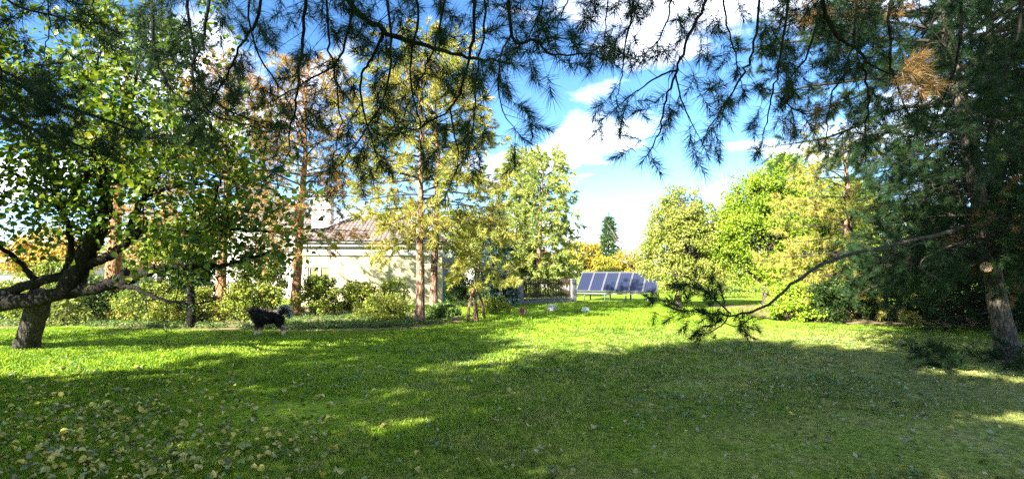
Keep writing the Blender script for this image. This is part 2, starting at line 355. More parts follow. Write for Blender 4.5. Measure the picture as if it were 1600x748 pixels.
def pine_tree(label, base, h, r, z0, env, seed, temps, mat, bark, lean=(0, 0), dz=0.45, per=4, rise=(0.1, 0.7), droop=0.25, side=0.9, sp=0.22, step=0.16,
              ssc=1.0, dead=0.0, sub=0.0, bare=0.0, group=None, twig=M_TWIG, wav=0.06, name='pine_tree', bend=0.25, start=0.3, stubs=0, jitz=0.5, cat='tree'):
    rs = RS(seed); base = np.array([base[0], base[1], 0.0])
    t0 = thing(name, label, cat, (0, 0, 0), group); t0.location = tuple(base)
    P = trunk_curve((0, 0), h, lean, rs, wav, 16); R = trunk_radii(P, r, h)
    MB().tube(curve(P, 30), np.interp(np.linspace(0, 1, 30), np.linspace(0, 1, 16), R), 12, rough=0.07, rs=rs).build('trunk', bark, t0, True)
    pn = Pine(seed + 77); z = z0; g = 0.0
    while z < h - 0.05:
        t = (z - z0) / (h - z0)
        for k in range(per):
            g += 2.4 + rs.uniform(-.5, .5); zz = min(z + rs.uniform(-jitz, jitz) * dz, h - 0.05); ln = env(t) * rs.uniform(.7, 1.12)
            p = along(P, zz); up = rise[0] + (rise[1] - rise[0]) * t + rs.uniform(-.12, .12); d = np.array([math.cos(g), math.sin(g), up])
            q = np.array([0.0, .35, .7, 1.0]); pts = p + q[:, None] * d * ln + np.array([0, 0, 1.0]) * (-bend * q ** 2 * ln * 0.6)[:, None] + rs.normal(size=(4, 3)) * ln * 0.03 * q[:, None]
            rr = max(0.008, min(r * 0.32, 0.011 * ln + 0.006))
            pn.bough(pts, rr, rr * .25, side * min(1, ln / 1.5), sp, start=start, droop=droop, step=step, ssc=ssc, dead=dead, sub=sub, bare=bare, sides=5, n=8).build('branch', twig, t0)
        z += dz
    pn.shoot(along(P, h), np.array([0, 0, 1.0]), ssc * 1.2)
    for k in range(stubs):
        z = rs.uniform(0.8, z0); a = rs.uniform(0, 6.28); p = along(P, z); MB().tube(curve([p, p + [math.cos(a) * .3, math.sin(a) * .3, -.02], p + [math.cos(a) * rs.uniform(.5, 1.2), math.sin(a) * .8, -.2]], 6), np.linspace(.02, .006, 6), 5).build('dead_branch', M_TWIG_G, t0)
    pn.needles(temps, mat, t0); return t0, pn, P

# ------------------------------------------------------------------ broadleaf growth
def leaf_mass(mb, cent, rad, n, size, rs, temp=LEAF2, squash=0.8, up=0.5, shell=0.45):
    """n leaves around every clump centre"""
    c = np.repeat(cent, n, 0); r = np.repeat(rad, n); d = rdir(rs, len(c)); u = shell + (1 - shell) * rs.random(len(c)) ** 0.7
    pos = c + d * (r * u)[:, None] * np.array([1, 1, squash]); nr = unit(d * 0.5 + rdir(rs, len(c)) * 0.8 + np.array([0, 0, up]))
    mb.inst(temp[0], temp[1], pos, leaf_frames(nr, rs), size * rs.uniform(.6, 1.25, len(c)))
def broadleaf(label, base, r, fork, lobes, ncl, clr, nl, size, mat, seed, bark=M_BARK_G, lean=(0, 0), group=None, name='broadleaf_tree', shell=0.55, cat='tree', twig=M_TWIG, up=0.5, squash=.8):
    """lobes: (dx, dy, z, rx, ry, rz) relative to the base; branches reach into every lobe"""
    rs = RS(seed); t0 = thing(name, label, cat, (base[0], base[1], 0), group)
    top = np.array([lean[0], lean[1], fork]); TP = curve([[0, 0, -.15], [lean[0] * .2, lean[1] * .2, fork * .4], top], 10)
    MB().tube(TP, r * np.linspace(1.25, .75, 10) * (1 + .3 * np.exp(-np.arange(10) / 1.2)), 10, rough=.08, rs=rs).build('trunk', bark, t0, True)
    V = np.array([l[3] * l[4] * l[5] for l in lobes]) ** 0.67; cnt = np.maximum(2, (V / V.sum() * ncl).astype(int)); cm = MB(); S0, S1 = [], []
    for l, k in zip(lobes, cnt):
        c = np.array(l[:3]); q = np.array(l[3:]); mid = (top + c) / 2 + rs.normal(size=3) * .15 + np.array([0, 0, -.1])
        B = curve([top - [0, 0, r], mid, c + np.array([0, 0, q[2] * .2])], 8); MB().tube(B, r * np.linspace(.6, .12, 8), 6, rough=.1, rs=rs).build('branch', bark, t0, True)
        d = rdir(rs, k); u = shell + (1 - shell) * rs.random(k); cl = c + d * q * u[:, None]; cl = cl[cl[:, 2] > 0.12]
        m = B[rs.integers(3, 8, len(cl))]; w = (m + cl) / 2 + rs.normal(size=cl.shape) * .12
        S0 += [m, w]; S1 += [w, cl]
        leaf_mass(cm, cl, clr * rs.uniform(.6, 1.3, len(cl)), nl, size, rs, up=up, squash=squash)
    MB().sticks(np.concatenate(S0), np.concatenate(S1), .018 * max(1, r / .12), .006).build('twigs', twig, t0, kind='stuff')
    cm.build('crown', mat, t0, kind='stuff'); return t0
def shrub(label, base, rx, ry, h, mat, seed, n=1800, size=0.07, ncl=60, clr=0.2, group=None, name='shrub', z0=0.0, cat='shrub', stems=9, up=.4):
    rs = RS(seed); t0 = thing(name, label, cat, (base[0], base[1], 0), group); sm = MB(); S0, S1 = [], []
    for k in range(stems):
        a = rs.uniform(0, 6.28); q = rs.uniform(.2, .9); e = np.array([math.cos(a) * rx * q, math.sin(a) * ry * q, h * rs.uniform(.6, .98)])
        C = curve([[rs.normal() * rx * .15, rs.normal() * ry * .15, -.05], e * [.35, .35, .5] + rs.normal(size=3) * .05, e], 6); S0.append(C[:-1]); S1.append(C[1:])
    sm.sticks(np.concatenate(S0), np.concatenate(S1), .012, .008, 4); sm.build('stems', M_TWIG, t0, kind='stuff')
    z = rs.random(ncl) ** .75; a = rs.uniform(0, 6.28, ncl); w = np.sqrt(rs.random(ncl)) * (1 - .55 * z ** 2.2) * rs.uniform(.8, 1.15, ncl)
    cl = np.stack([np.cos(a) * rx * w, np.sin(a) * ry * w, z0 + .08 + z * (h - .15 - z0)], 1); cm = MB()
    leaf_mass(cm, cl, clr * rs.uniform(.6, 1.4, ncl), max(4, n // ncl), size, rs, up=up); cm.build('foliage', mat, t0, kind='stuff'); return t0
def spruce(label, base, h, rad, mat, seed, temps=SH_SPR, dz=.3, per=7, r=.12, ssc=1.0, group=None, name='spruce_tree', bark=M_BARK_G, z0=.2, sp=.22, step=.2, side=.35, cat='tree'):
    return pine_tree(label, base, h, r, z0, lambda t: rad * (1 - t) ** .9 + .08, seed, temps, mat, bark, dz=dz, per=per, rise=(-.12, .35), droop=.2, side=side, sp=sp, step=step, ssc=ssc, group=group, name=name, bend=.12, start=.15, cat=cat, wav=.01)

# ================================================================== the setting
def lawn_colour(n, l, rnd_=None):
    geo = n.new('ShaderNodeNewGeometry'); P = geo.outputs['Position']
    big = noise(n, l, P, 0.22, 4, 0.6, 0.4); mid = noise(n, l, P, 1.3, 5, 0.65); fine = noise(n, l, P, 14, 4, 0.7)
    f = math_(n, l, 'ADD', math_(n, l, 'MULTIPLY', big, 0.40), math_(n, l, 'MULTIPLY', mid, 0.38))
    f = math_(n, l, 'ADD', math_(n, l, 'MULTIPLY', f, 0.82), math_(n, l, 'MULTIPLY', rnd_ if rnd_ is not None else fine, 0.38))
    c = ramp(n, l, f, [(.28, (.035, .085, .010)), (.42, (.115, .22, .012)), (.56, (.25, .39, .018)), (.70, (.37, .49, .038)), (.84, (.48, .54, .10))])
    d = n.new('ShaderNodeVectorMath'); d.operation = 'DISTANCE'; l.new(P, d.inputs[0]); d.inputs[1].default_value = (8.6, 7.4, 0)   # dry litter under the big pine
    k = math_(n, l, 'SUBTRACT', 1.12, math_(n, l, 'DIVIDE', d.outputs['Value'], 10.5))
    d2 = n.new('ShaderNodeVectorMath'); d2.operation = 'DISTANCE'; l.new(P, d2.inputs[0]); d2.inputs[1].default_value = (1.0, 3.4, 0)
    k2 = math_(n, l, 'SUBTRACT', .62, math_(n, l, 'DIVIDE', d2.outputs['Value'], 8.0)); k = math_(n, l, 'MAXIMUM', k, k2)
    k = math_(n, l, 'MAXIMUM', math_(n, l, 'ADD', math_(n, l, 'MAXIMUM', k, 0.0), math_(n, l, 'ADD', math_(n, l, 'MULTIPLY', math_(n, l, 'SUBTRACT', mid, .52), 1.9), math_(n, l, 'MULTIPLY', math_(n, l, 'SUBTRACT', big, .5), .8))), 0.0)
    k = math_(n, l, 'MINIMUM', k, 0.8)
    dry = ramp(n, l, fine if rnd_ is None else rnd_, [(.1, (.07, .10, .03)), (.4, (.18, .20, .06)), (.7, (.33, .30, .115)), (.95, (.48, .42, .22))])
    mx = n.new('ShaderNodeMixRGB'); l.new(k, mx.inputs[0]); l.new(c, mx.inputs[1]); l.new(dry, mx.inputs[2]); return mx.outputs[0], fine
m, n, l, out = newmat('lawn'); c, fine = lawn_colour(n, l)
dk = n.new('ShaderNodeMixRGB'); dk.blend_type = 'MULTIPLY'; dk.inputs[0].default_value = 1; l.new(c, dk.inputs[1]); l.new(ramp(n, l, fine, [(.3, (.55, .55, .5)), (.62, (1, 1, 1))]), dk.inputs[2])
p = n.new('ShaderNodeBsdfPrincipled'); l.new(dk.outputs[0], p.inputs['Base Color']); p.inputs['Roughness'].default_value = .9; p.inputs['Specular IOR Level'].default_value = .1
b = n.new('ShaderNodeBump'); b.inputs['Strength'].default_value = .9; b.inputs['Distance'].default_value = .05; l.new(fine, b.inputs['Height']); l.new(b.outputs[0], p.inputs['Normal']); l.new(p.outputs[0], out.inputs[0])
M_LAWN = m
m, n, l, out = newmat('grass blades'); oi = n.new('ShaderNodeObjectInfo'); c, _f = lawn_colour(n, l, oi.outputs['Random'])
p = n.new('ShaderNodeBsdfPrincipled'); l.new(c, p.inputs['Base Color']); p.inputs['Roughness'].default_value = .5; p.inputs['Specular IOR Level'].default_value = .25
t = n.new('ShaderNodeBsdfTranslucent'); l.new(c, t.inputs[0]); mx = n.new('ShaderNodeMixShader'); mx.inputs[0].default_value = .45; l.new(p.outputs[0], mx.inputs[1]); l.new(t.outputs[0], mx.inputs[2]); l.new(mx.outputs[0], out.inputs[0])
M_GRASS = m

gx = np.concatenate([-np.geomspace(500, 24, 10), np.linspace(-22, 22, 90), np.geomspace(24, 500, 10)]); gy = np.concatenate([-np.geomspace(300, 12, 8), np.linspace(-10, 40, 100), np.geomspace(43, 700, 10)])
X, Y = np.meshgrid(gx, gy, indexing='ij')
Z = (0.018 * np.sin(X * 1.1 + .6 * Y) + 0.014 * np.sin(Y * 1.7 - X * .7 + 2) + .01 * np.sin(X * 3.1) * np.sin(Y * 2.7)) * (np.hypot(X, Y - 12) < 30) - .012
I = np.arange(X.size).reshape(X.shape); F = np.stack([I[:-1, :-1], I[1:, :-1], I[1:, 1:], I[:-1, 1:]], -1).reshape(-1, 4)
MB().add(np.stack([X, Y, Z], -1).reshape(-1, 3), F).build('lawn', M_LAWN, smooth=True, kind='structure')

# planting bed of bare soil and dry litter along the shrubs
M_SOIL = surf('soil', [(.07, .05, .03), (.15, .11, .06), (.20, .16, .08), (.12, .16, .03)], 3.5, 8, .95, .8, 14, .1)
def bed(edge_px, seed):
    rs = RS(seed); near = curve([gd(x, y) for x, y in edge_px], 60); near[:, 1] += rs.normal(size=60) * .10; far = near + np.array([-1.0, 10, 0]) * np.sin(np.linspace(.02, np.pi - .02, 60))[:, None] ** .5; mb = MB()
    rows = [near + (far - near) * t for t in np.linspace(0, 1, 12)]; V = np.array(rows); V[..., 2] = .022 + rs.uniform(0, .02, V.shape[:2]); V[0, :, 2] = .006
    k = np.arange(12 * 60).reshape(12, 60); return mb.add(V.reshape(-1, 3), np.stack([k[:-1, :-1], k[:-1, 1:], k[1:, 1:], k[1:, :-1]], -1).reshape(-1, 4))
bed([(-260, 518), (-60, 513), (100, 511), (300, 516), (480, 517), (640, 513), (720, 503)], 3).build('soil_bed', M_SOIL, smooth=True, kind='structure')
bed([(1215, 500), (1300, 505), (1450, 510), (1640, 517), (1900, 520)], 4).build('soil_bed', M_SOIL, smooth=True, kind='structure')

# ------------------------------------------------------------------ grass (scattered blades)
def tuft(seed, nb, h, w, spread):
    rs = RS(seed); V, F = [], []
    for i in range(nb):
        a = rs.uniform(0, 6.28); b = np.array([rs.normal() * spread, rs.normal() * spread, -.01]); d = np.array([math.cos(a), math.sin(a), 0]); hh = h * rs.uniform(.55, 1.15); s_ = np.array([-d[1], d[0], 0]) * w / 2
        md = b + d * hh * rs.uniform(.05, .3) + np.array([0, 0, hh * .62]); tp = md + d * hh * rs.uniform(.15, .6) + np.array([0, 0, hh * rs.uniform(.15, .4)]); k = len(V)
        V += [b - s_, b + s_, md + s_ * .8, md - s_ * .8, tp]; F += [[k, k + 1, k + 2], [k, k + 2, k + 3], [k + 3, k + 2, k + 4]]
    mb = MB(); mb.add(np.array(V), np.array(F)); return bpy.data.objects.new('grass_tuft', mb.mesh('grass_tuft', M_GRASS))
def scatter(name, temp, pts, rot, scl, kind='stuff', **kw):
    me = bpy.data.meshes.new(name); me.vertices.add(len(pts)); me.vertices.foreach_set('co', np.asarray(pts, np.float32).ravel())
    a = me.attributes.new('rot', 'FLOAT_VECTOR', 'POINT'); a.data.foreach_set('vector', np.asarray(rot, np.float32).ravel())
    a = me.attributes.new('scl', 'FLOAT', 'POINT'); a.data.foreach_set('value', np.asarray(scl, np.float32))
    o = link(name, me, kind=kind, **kw); g = bpy.data.node_groups.new(name, 'GeometryNodeTree')
    g.interface.new_socket('Geometry', in_out='INPUT', socket_type='NodeSocketGeometry'); g.interface.new_socket('Geometry', in_out='OUTPUT', socket_type='NodeSocketGeometry')
    gi, go = g.nodes.new('NodeGroupInput'), g.nodes.new('NodeGroupOutput'); ip = g.nodes.new('GeometryNodeInstanceOnPoints'); ob = g.nodes.new('GeometryNodeObjectInfo'); ob.inputs['Object'].default_value = temp
    ar = g.nodes.new('GeometryNodeInputNamedAttribute'); ar.data_type = 'FLOAT_VECTOR'; ar.inputs['Name'].default_value = 'rot'
    asn = g.nodes.new('GeometryNodeInputNamedAttribute'); asn.data_type = 'FLOAT'; asn.inputs['Name'].default_value = 'scl'
    er = g.nodes.new('FunctionNodeEulerToRotation'); g.links.new(ar.outputs['Attribute'], er.inputs[0])
    g.links.new(gi.outputs[0], ip.inputs['Points']); g.links.new(ob.outputs['Geometry'], ip.inputs['Instance']); g.links.new(er.outputs[0], ip.inputs['Rotation']); g.links.new(asn.outputs['Attribute'], ip.inputs['Scale'])
    g.links.new(ip.outputs[0], go.inputs[0]); md = o.modifiers.new('scatter', 'NODES'); md.node_group = g; return o
def wedge(n, y0, y1, rs, side=1.08, margin=1.5):
    y = np.sqrt(rs.random(n) * (y1 ** 2 - y0 ** 2) + y0 ** 2); x = rs.uniform(-1, 1, n) * (y * side + margin); return np.stack([x, y, np.zeros(n)], 1)
def in_bed(P):
    """True where the soil beds lie"""
    x = 800 + P[:, 0] / P[:, 1] * FPX; y = HOR + CAMH / P[:, 1] * FPX
    e1 = np.interp(x, [-260, -60, 100, 300, 480, 640, 720], [518, 513, 511, 516, 517, 513, 503]); e2 = np.interp(x, [1190, 1300, 1450, 1640, 1800], [501, 505, 510, 517, 520])
    return ((x < 715) & (y < e1)) | ((x > 1190) & (y < e2))
def grass(seed, n, y0, y1, nb, h, w, spread, smin, smax, keep=None):
    rs = RS(seed); P = wedge(n, y0, y1, rs); P = P[~in_bed(P)]; lush = .5 + .5 * np.sin(P[:, 0] * .9 + 1.3 * np.sin(P[:, 1] * .7)) * np.sin(P[:, 1] * .8 + P[:, 0] * .3)
    dry = np.clip(1.1 - np.hypot(P[:, 0] - 8.6, P[:, 1] - 7.4) / 9.5, 0, 1); nr = np.clip(1.0 - np.abs(P[:, 1] - 5) / 4, 0, 1) * .35
    s = (smin + (smax - smin) * lush * rs.uniform(.6, 1.2, len(P))) * (1 - .5 * dry) * (1 - nr); k = rs.random(len(P)) > dry * .55; P, s = P[k], s[k]
    rot = np.stack([rs.normal(size=len(P)) * .12, rs.normal(size=len(P)) * .12, rs.uniform(0, 6.28, len(P))], 1); scatter('grass', tuft(seed + 5, nb, h, w, spread), P, rot, s)
grass(11, 34000, 3.4, 8.5, 12, .06, .0085, .045, .55, 1.3)
grass(12, 26000, 3.4, 8.5, 10, .055, .007, .05, .5, 1.5)
grass(13, 46000, 8.0, 15.5, 12, .065, .013, .06, .6, 1.5)
grass(14, 36000, 15.0, 30.0, 14, .07, .016, .10, .6, 1.3)

# ------------------------------------------------------------------ house
M_CREAM = surf('cream render', [(.37, .33, .20), (.44, .40, .255)], 1.2, 6, .9, .25, 60, .2, bdist=.006)
M_WHITE = surf('white render', [(.46, .455, .43), (.54, .53, .51)], 1.5, 5, .85, .2, 60, .2, bdist=.006)
M_TRIM = surf('white trim', [(.46, .46, .46), (.54, .54, .53)], 2, 3, .55, 0)
M_GREYW = surf('grey wall', [(.24, .25, .27), (.32, .33, .35)], 2, 5, .85, .2, 40)
M_TILE = surf('brown roof tile', [(.14, .108, .092), (.21, .165, .142), (.28, .225, .20)], 2.2, 7, .85, .3, 20)
M_TILE_R = surf('red roof tile', [(.36, .13, .07), (.52, .22, .12)], 2, 6, .85, .2, 20)
M_DGREY = surf('dark grey sheet', [(.06, .06, .065), (.10, .10, .11)], 3, 4, .5, 0)
m, n, l, out = newmat('window glass'); p = n.new('ShaderNodeBsdfPrincipled'); p.inputs['Base Color'].default_value = (.25, .27, .16, 1); p.inputs['Roughness'].default_value = .06; p.inputs['Specular IOR Level'].default_value = .9
l.new(p.outputs[0], out.inputs[0]); M_GLASS = m
M_PANE_REFL = surf('pane_reflection', [(.16, .16, .07), (.22, .22, .11)], 5, 3, .9, .2, 8, stretch=(6, 1, .3))  # yellowish reflection in the house window panes, put into their base colour

def tiles(mb, A, B, C, D, col=.21, row=.33):
    """curved roof tiles over the slope A-B (eave) to D-C (top); trapezoids are clipped"""
    A, B, C, D = map(np.asarray, (A, B, C, D)); u = unit(B - A); nrm = unit(np.cross(u, D - A)); v = np.cross(nrm, u); hgt = (D - A) @ v; wid = np.linalg.norm(B - A)
    xl, xr = (D - A) @ u, wid - (C - A) @ u; tv = []; k = 5
    for j, yy in enumerate((0.0, 1.08)):
        for i in range(k):
            a = i / (k - 1); tv.append([a * .98, yy, .10 * math.sin(a * math.pi * 1.0) * .9 + (.06 if j == 0 else 0.0)])
    tf = [[i, i + 1, k + i + 1, k + i] for i in range(k - 1)]; tv = np.array(tv); P = []
    for r_ in range(int(hgt / row) + 1):
        y = r_ * row; lo, hi = xl * y / hgt, wid - xr * y / hgt
        for c_ in range(int(lo / col), int(hi / col) + 1):
            x = c_ * col
            if x + col * .5 > lo and x + col * .5 < hi and y < hgt - .05: P.append(A + u * x + v * y)
    R = np.stack([u, v, nrm], 1); mb.inst(tv * [col, row, .5], np.array(tf), np.array(P), np.repeat(R[None], len(P), 0), 1.0)

hp = at(472, 425, 27.0); hq = at(690, 425, 27.7); HA = math.atan2(hq[1] - hp[1], hq[0] - hp[0]); HW = float(np.hypot(*(hq - hp)[:2]))
house = thing('house', 'low cream house with brown tiled hip roof behind the shrubs', 'house', (hp[0], hp[1], 0), rz=HA)
# front wall with a window opening, in pieces butted round it
def pxl(px): return (px - 472) / 218.0 * HW
wx0, wx1, wz0, wz1 = pxl(480.5), pxl(516), 1.6 - (443 - 425) * 27 / FPX, 1.6 + (425 - 417) * 27 / FPX
w = MB(); T = .3
for a, b_, c0, c1 in ((0, wx0, -.1, 2.42), (wx1, HW, -.1, 2.42), (wx0, wx1, -.1, wz0), (wx0, wx1, wz1, 2.42)): w.box(((a + b_) / 2, T / 2, (c0 + c1) / 2), (b_ - a, T, c1 - c0))
w.box((HW - T / 2, 4.15, 1.16), (T, 7.7, 2.52)); w.box((T / 2, 4.15, 1.16), (T, 7.7, 2.52)); w.box((HW / 2, 8.15, 1.16), (HW, .3, 2.52)); w.build('wall', M_CREAM, house)
MB().bev((HW / 2, 4.1, 2.60), (HW + .10, 8.4, .36), .02).build('frieze', M_WHITE, house)
MB().bev((HW / 2, 4.1, 2.82), (HW + .3, 8.6, .07), .015).build('soffit', M_GREYW, house)
MB().bev((HW / 2, 4.1, 2.965), (HW + .5, 8.8, .21), .02).build('fascia', M_TRIM, house)
g = MB(); a = np.linspace(math.pi, 2 * math.pi, 7)
prof = [(-.38 + .07 * math.cos(t), 3.10 + .08 * math.sin(t)) for t in a]
V = np.array([[x, y, z] for x in (-.35, HW + .35) for y, z in prof]); k = np.arange(6); g.add(V, np.stack([k, k + 1, k + 8, k + 7], 1)); g.build('gutter', M_GREYW, house, True)
win = MB(); zc, xc, wh, ww = (wz0 + wz1) / 2, (wx0 + wx1) / 2, wz1 - wz0, wx1 - wx0
for x in (wx0 + .04, xc, wx1 - .04): win.box((x, .10, zc), (.08, .08, wh))
for x0_, x1_ in ((wx0 + .08, xc - .04), (xc + .04, wx1 - .08)):
    for z in (wz0 + .04, wz1 - .04): win.box(((x0_ + x1_) / 2, .12, z), (x1_ - x0_, .078, .08))
wo_ = win.build('window', M_TRIM, house)
for s_ in (-1, 1):
    MB().box((xc + s_ * ww / 4, .125, zc), (ww / 2 - .08, .012, wh - .14)).build('pane', M_PANE_REFL, wo_)
MB().bev((xc, -.03, wz0 - .04), (ww + .2, .2, .06), .01).build('window_sill', M_TRIM, house)
ex0, ex1, ey0, ey1, ez = -.36, HW + .36, -.40, 8.7, 3.085; rz_ = 4.75; ra, rb = (2.0, 4.1), (HW - 2.6, 4.1)
rf = MB(); V = [[ex0, ey0, ez], [ex1, ey0, ez], [ex1, ey1, ez], [ex0, ey1, ez], [ra[0], ra[1], rz_], [rb[0], rb[1], rz_]]
rf.add(V, [[0, 1, 5, 4], [2, 3, 4, 5]]); rf.add(V, [[1, 2, 5], [3, 0, 4]]); roof = rf.build('roof', M_TILE, house); V = np.array(V) + [0, 0, .03]
tm = MB(); tiles(tm, V[0], V[1], V[5], V[4]); tiles(tm, V[3], V[0], V[4] + 1e-4, V[4]); tiles(tm, V[1], V[2], V[5] + 1e-4, V[5]); tm.build('roof_tiles', M_TILE, roof, kind='stuff')
rd = MB()
for a_, b_ in ((V[4], V[5]), (V[0], V[4]), (V[1], V[5])): rd.tube([a_ + [0, 0, .03], b_ + [0, 0, .05]], .10, 8)
rd.build('ridge_cap', M_TILE, roof, True)
ch = MB(); chx = .38; ch.bev((chx, 2.4, 4.0), (1.0, .8, 3.3), .02); cho = ch.build('chimney', M_WHITE, roof)
MB().bev((chx, 2.4, 5.71), (1.16, .96, .12), .02).build('chimney_cap', M_GREYW, cho)
# set-back end with lattice window and grey door
e = MB(); e.box((HW + .33, 3.0, 1.16), (.66, .3, 2.52)); e.build('end_wall', M_GREYW, house)
ewn = MB()
for i in range(4): ewn.box((HW + .27 + i * .15, 2.82, 1.55), (.03, .05, .7))
for i in range(3): ewn.box((HW + .495, 2.815, 1.24 + i * .31), (.5, .05, .03))
eo = ewn.build('window', M_TRIM, house); MB().box((HW + .495, 2.835, 1.55), (.46, .012, .66)).build('pane', M_GLASS, eo)
MB().bev((HW + .5, 2.83, .5), (.62, .05, 1.0), .01).build('door', M_DGREY, house)

# taller back wing seen left of the near pine trunk
bp = at(330, 425, 33.0); wing = thing('house', 'taller white back wing left of the chimney, half hidden by rusty pine', 'house', (bp[0], bp[1], 0), rz=HA)
WWd = 5.6; MB().bev((WWd / 2, 2.5, 2.1), (WWd, 5.0, 4.4), .02).build('wall', M_WHITE, wing); MB().bev((WWd / 2, 2.5, 4.38), (WWd + .8, 5.8, .14), .02).build('fascia', M_TRIM, wing)
V = np.array([[-.5, -.5, 4.46], [WWd + .5, -.5, 4.46], [WWd + .5, 5.5, 4.46], [-.5, 5.5, 4.46], [1.6, 2.5, 6.1], [WWd - 1.6, 2.5, 6.1]])
rr = MB(); rr.add(V, [[0, 1, 5, 4], [2, 3, 4, 5]]); rr.add(V, [[1, 2, 5], [3, 0, 4]]); r2 = rr.build('roof', M_TILE, wing); tm = MB(); V = V + [0, 0, .03]; tiles(tm, V[0], V[1], V[5], V[4]); tiles(tm, V[1], V[2], V[5] + 1e-4, V[5]); tm.build('roof_tiles', M_TILE, r2, kind='stuff')
wi = MB(); wi.box((4.0, -.03, 3.2), (.9, .06, 1.1)); wo_ = wi.build('window', M_TRIM, wing); MB().box((4.0, -.065, 3.2), (.74, .012, .94)).build('pane', M_GLASS, wo_)

# far houses
def far_house(label, c, w_, d_, h_, rh, wall, roofm, rz, nwin=2):
    t0 = thing('house', label, 'house', (c[0], c[1], 0), rz=rz); q = MB(); q.box((0, d_ / 2, h_ / 2 - .05), (w_, d_, h_ + .1)); V = [[-w_ / 2, 0, h_], [w_ / 2, 0, h_], [-w_ / 2, d_, h_], [w_ / 2, d_, h_], [-w_ / 2, d_ / 2, h_ + rh], [w_ / 2, d_ / 2, h_ + rh]]
    q.add(V, [[0, 4, 2], [1, 3, 5]]); q.build('wall', wall, t0); o = .4; k = rh / (d_ / 2)
    V = np.array([[-w_ / 2 - o, -o, h_ - o * k], [w_ / 2 + o, -o, h_ - o * k], [w_ / 2 + o, d_ / 2, h_ + rh], [-w_ / 2 - o, d_ / 2, h_ + rh], [w_ / 2 + o, d_ + o, h_ - o * k], [-w_ / 2 - o, d_ + o, h_ - o * k]])
    r_ = MB(); r_.add(np.vstack([V + [0, 0, .06], V + [0, 0, .18]]), [[0, 3, 2, 1], [3, 5, 4, 2], [6, 7, 8, 9], [9, 8, 10, 11], [0, 1, 7, 6], [4, 5, 11, 10], [1, 2, 8, 7], [2, 4, 10, 8], [3, 0, 6, 9], [5, 3, 9, 11]]); ro = r_.build('roof', roofm, t0)
    MB().bev((w_ * .2, d_ * .45, h_ + rh), (.6, .6, 1.4), .02).build('chimney', wall, ro)
    for i in range(nwin):
        x = (i + .5) / nwin * w_ - w_ / 2; wi = MB(); wi.box((x, -.03, h_ * .55), (1.0, .06, 1.2)); f = wi.build('window', M_TRIM, t0); MB().box((x, -.066, h_ * .55), (.84, .012, 1.04)).build('pane', M_GLASS, f)
    return t0
far_house('white house with orange red roof beyond the dark picket fence', at(826, 425, 62), 9, 8, 2.2, 2.1, M_WHITE, M_TILE_R, .5)
far_house('small white gabled shed peeking over the fence by the solar collectors', at(899, 425, 50), 2.4, 3, 1.55, .75, M_WHITE, M_TRIM, 1.45, 1)
far_house('distant house with mauve grey roof seen under the left tree', at(30, 425, 42), 9, 7, 1.75, 1.5, M_WHITE, surf('mauve roof', [(.30, .26, .29), (.42, .37, .40)], 3, 5, .8, .2, 20), .1)
far_house('distant white house with red roof behind the shrubs at left', at(190, 425, 48), 9, 7, 1.9, 1.7, M_WHITE, M_TILE_R, -.1)

# ------------------------------------------------------------------ fence with block pillars
M_BLOCK = surf('concrete block', [(.14, .14, .145), (.21, .21, .21)], 5, 6, .9, .5, 40); M_FENCE = surf('brown picket', [(.028, .016, .013), (.055, .032, .026)], 6, 4, .6, .1)
fp = gd(812, 475); fq = gd(895.5, 472.5); FA = math.atan2(fq[1] - fp[1], fq[0] - fp[0]); FL = float(np.hypot(*(fq - fp)[:2]))
fence = thing('picket_fence', 'dark brown picket fence on low wall between grey block pillars', 'fence', (fp[0], fp[1], 0), rz=FA)
pm = MB().bev((0, 0, 0), (.068, .022, .98), .006).mesh('picket', M_FENCE); bm_ = MB().bev((0, 0, 0), (.29, .29, .192), .012).mesh('block', M_BLOCK); jm = MB().box((0, 0, 0), (.27, .27, .012)).mesh('mortar', M_GREYW)
for x in (0.0, FL):
    for i in range(6): link('block', bm_, fence, loc=(x, 0, .066 + i * .2)); link('mortar_joint', jm, fence, loc=(x, 0, .167 + i * .2))
    MB().bev((x, 0, 1.215), (.36, .36, .07), .02).build('pillar_cap', M_BLOCK, fence)
MB().bev((FL / 2, 0, .10), (FL - .30, .2, .26), .015).build('low_wall', M_BLOCK, fence); MB().bev((-1.75, 0, .10), (3.18, .2, .26), .015).build('low_wall', M_BLOCK, fence)
MB().bev((FL / 2, 0, .249), (FL - .31, .26, .04), .01).build('coping', M_BLOCK, fence); MB().bev((-1.75, 0, .249), (3.17, .26, .04), .01).build('coping', M_BLOCK, fence)
for z in (.42, 1.02):
    MB().bev((FL / 2, .035, z), (FL - .30, .04, .06), .008).build('rail', M_FENCE, fence); MB().bev((-1.75, .035, z), (3.18, .04, .06), .008).build('rail', M_FENCE, fence)
np_ = int((FL - .4) / .095)
for i in range(np_): link('picket', pm, fence, loc=(.22 + i * (FL - .44) / (np_ - 1), 0, .78 + .02 * math.sin(i * 2.1)))
for i in range(32): link('picket', pm, fence, loc=(-.24 - i * .095, 0, .78 + .02 * math.sin(i * 1.7)))

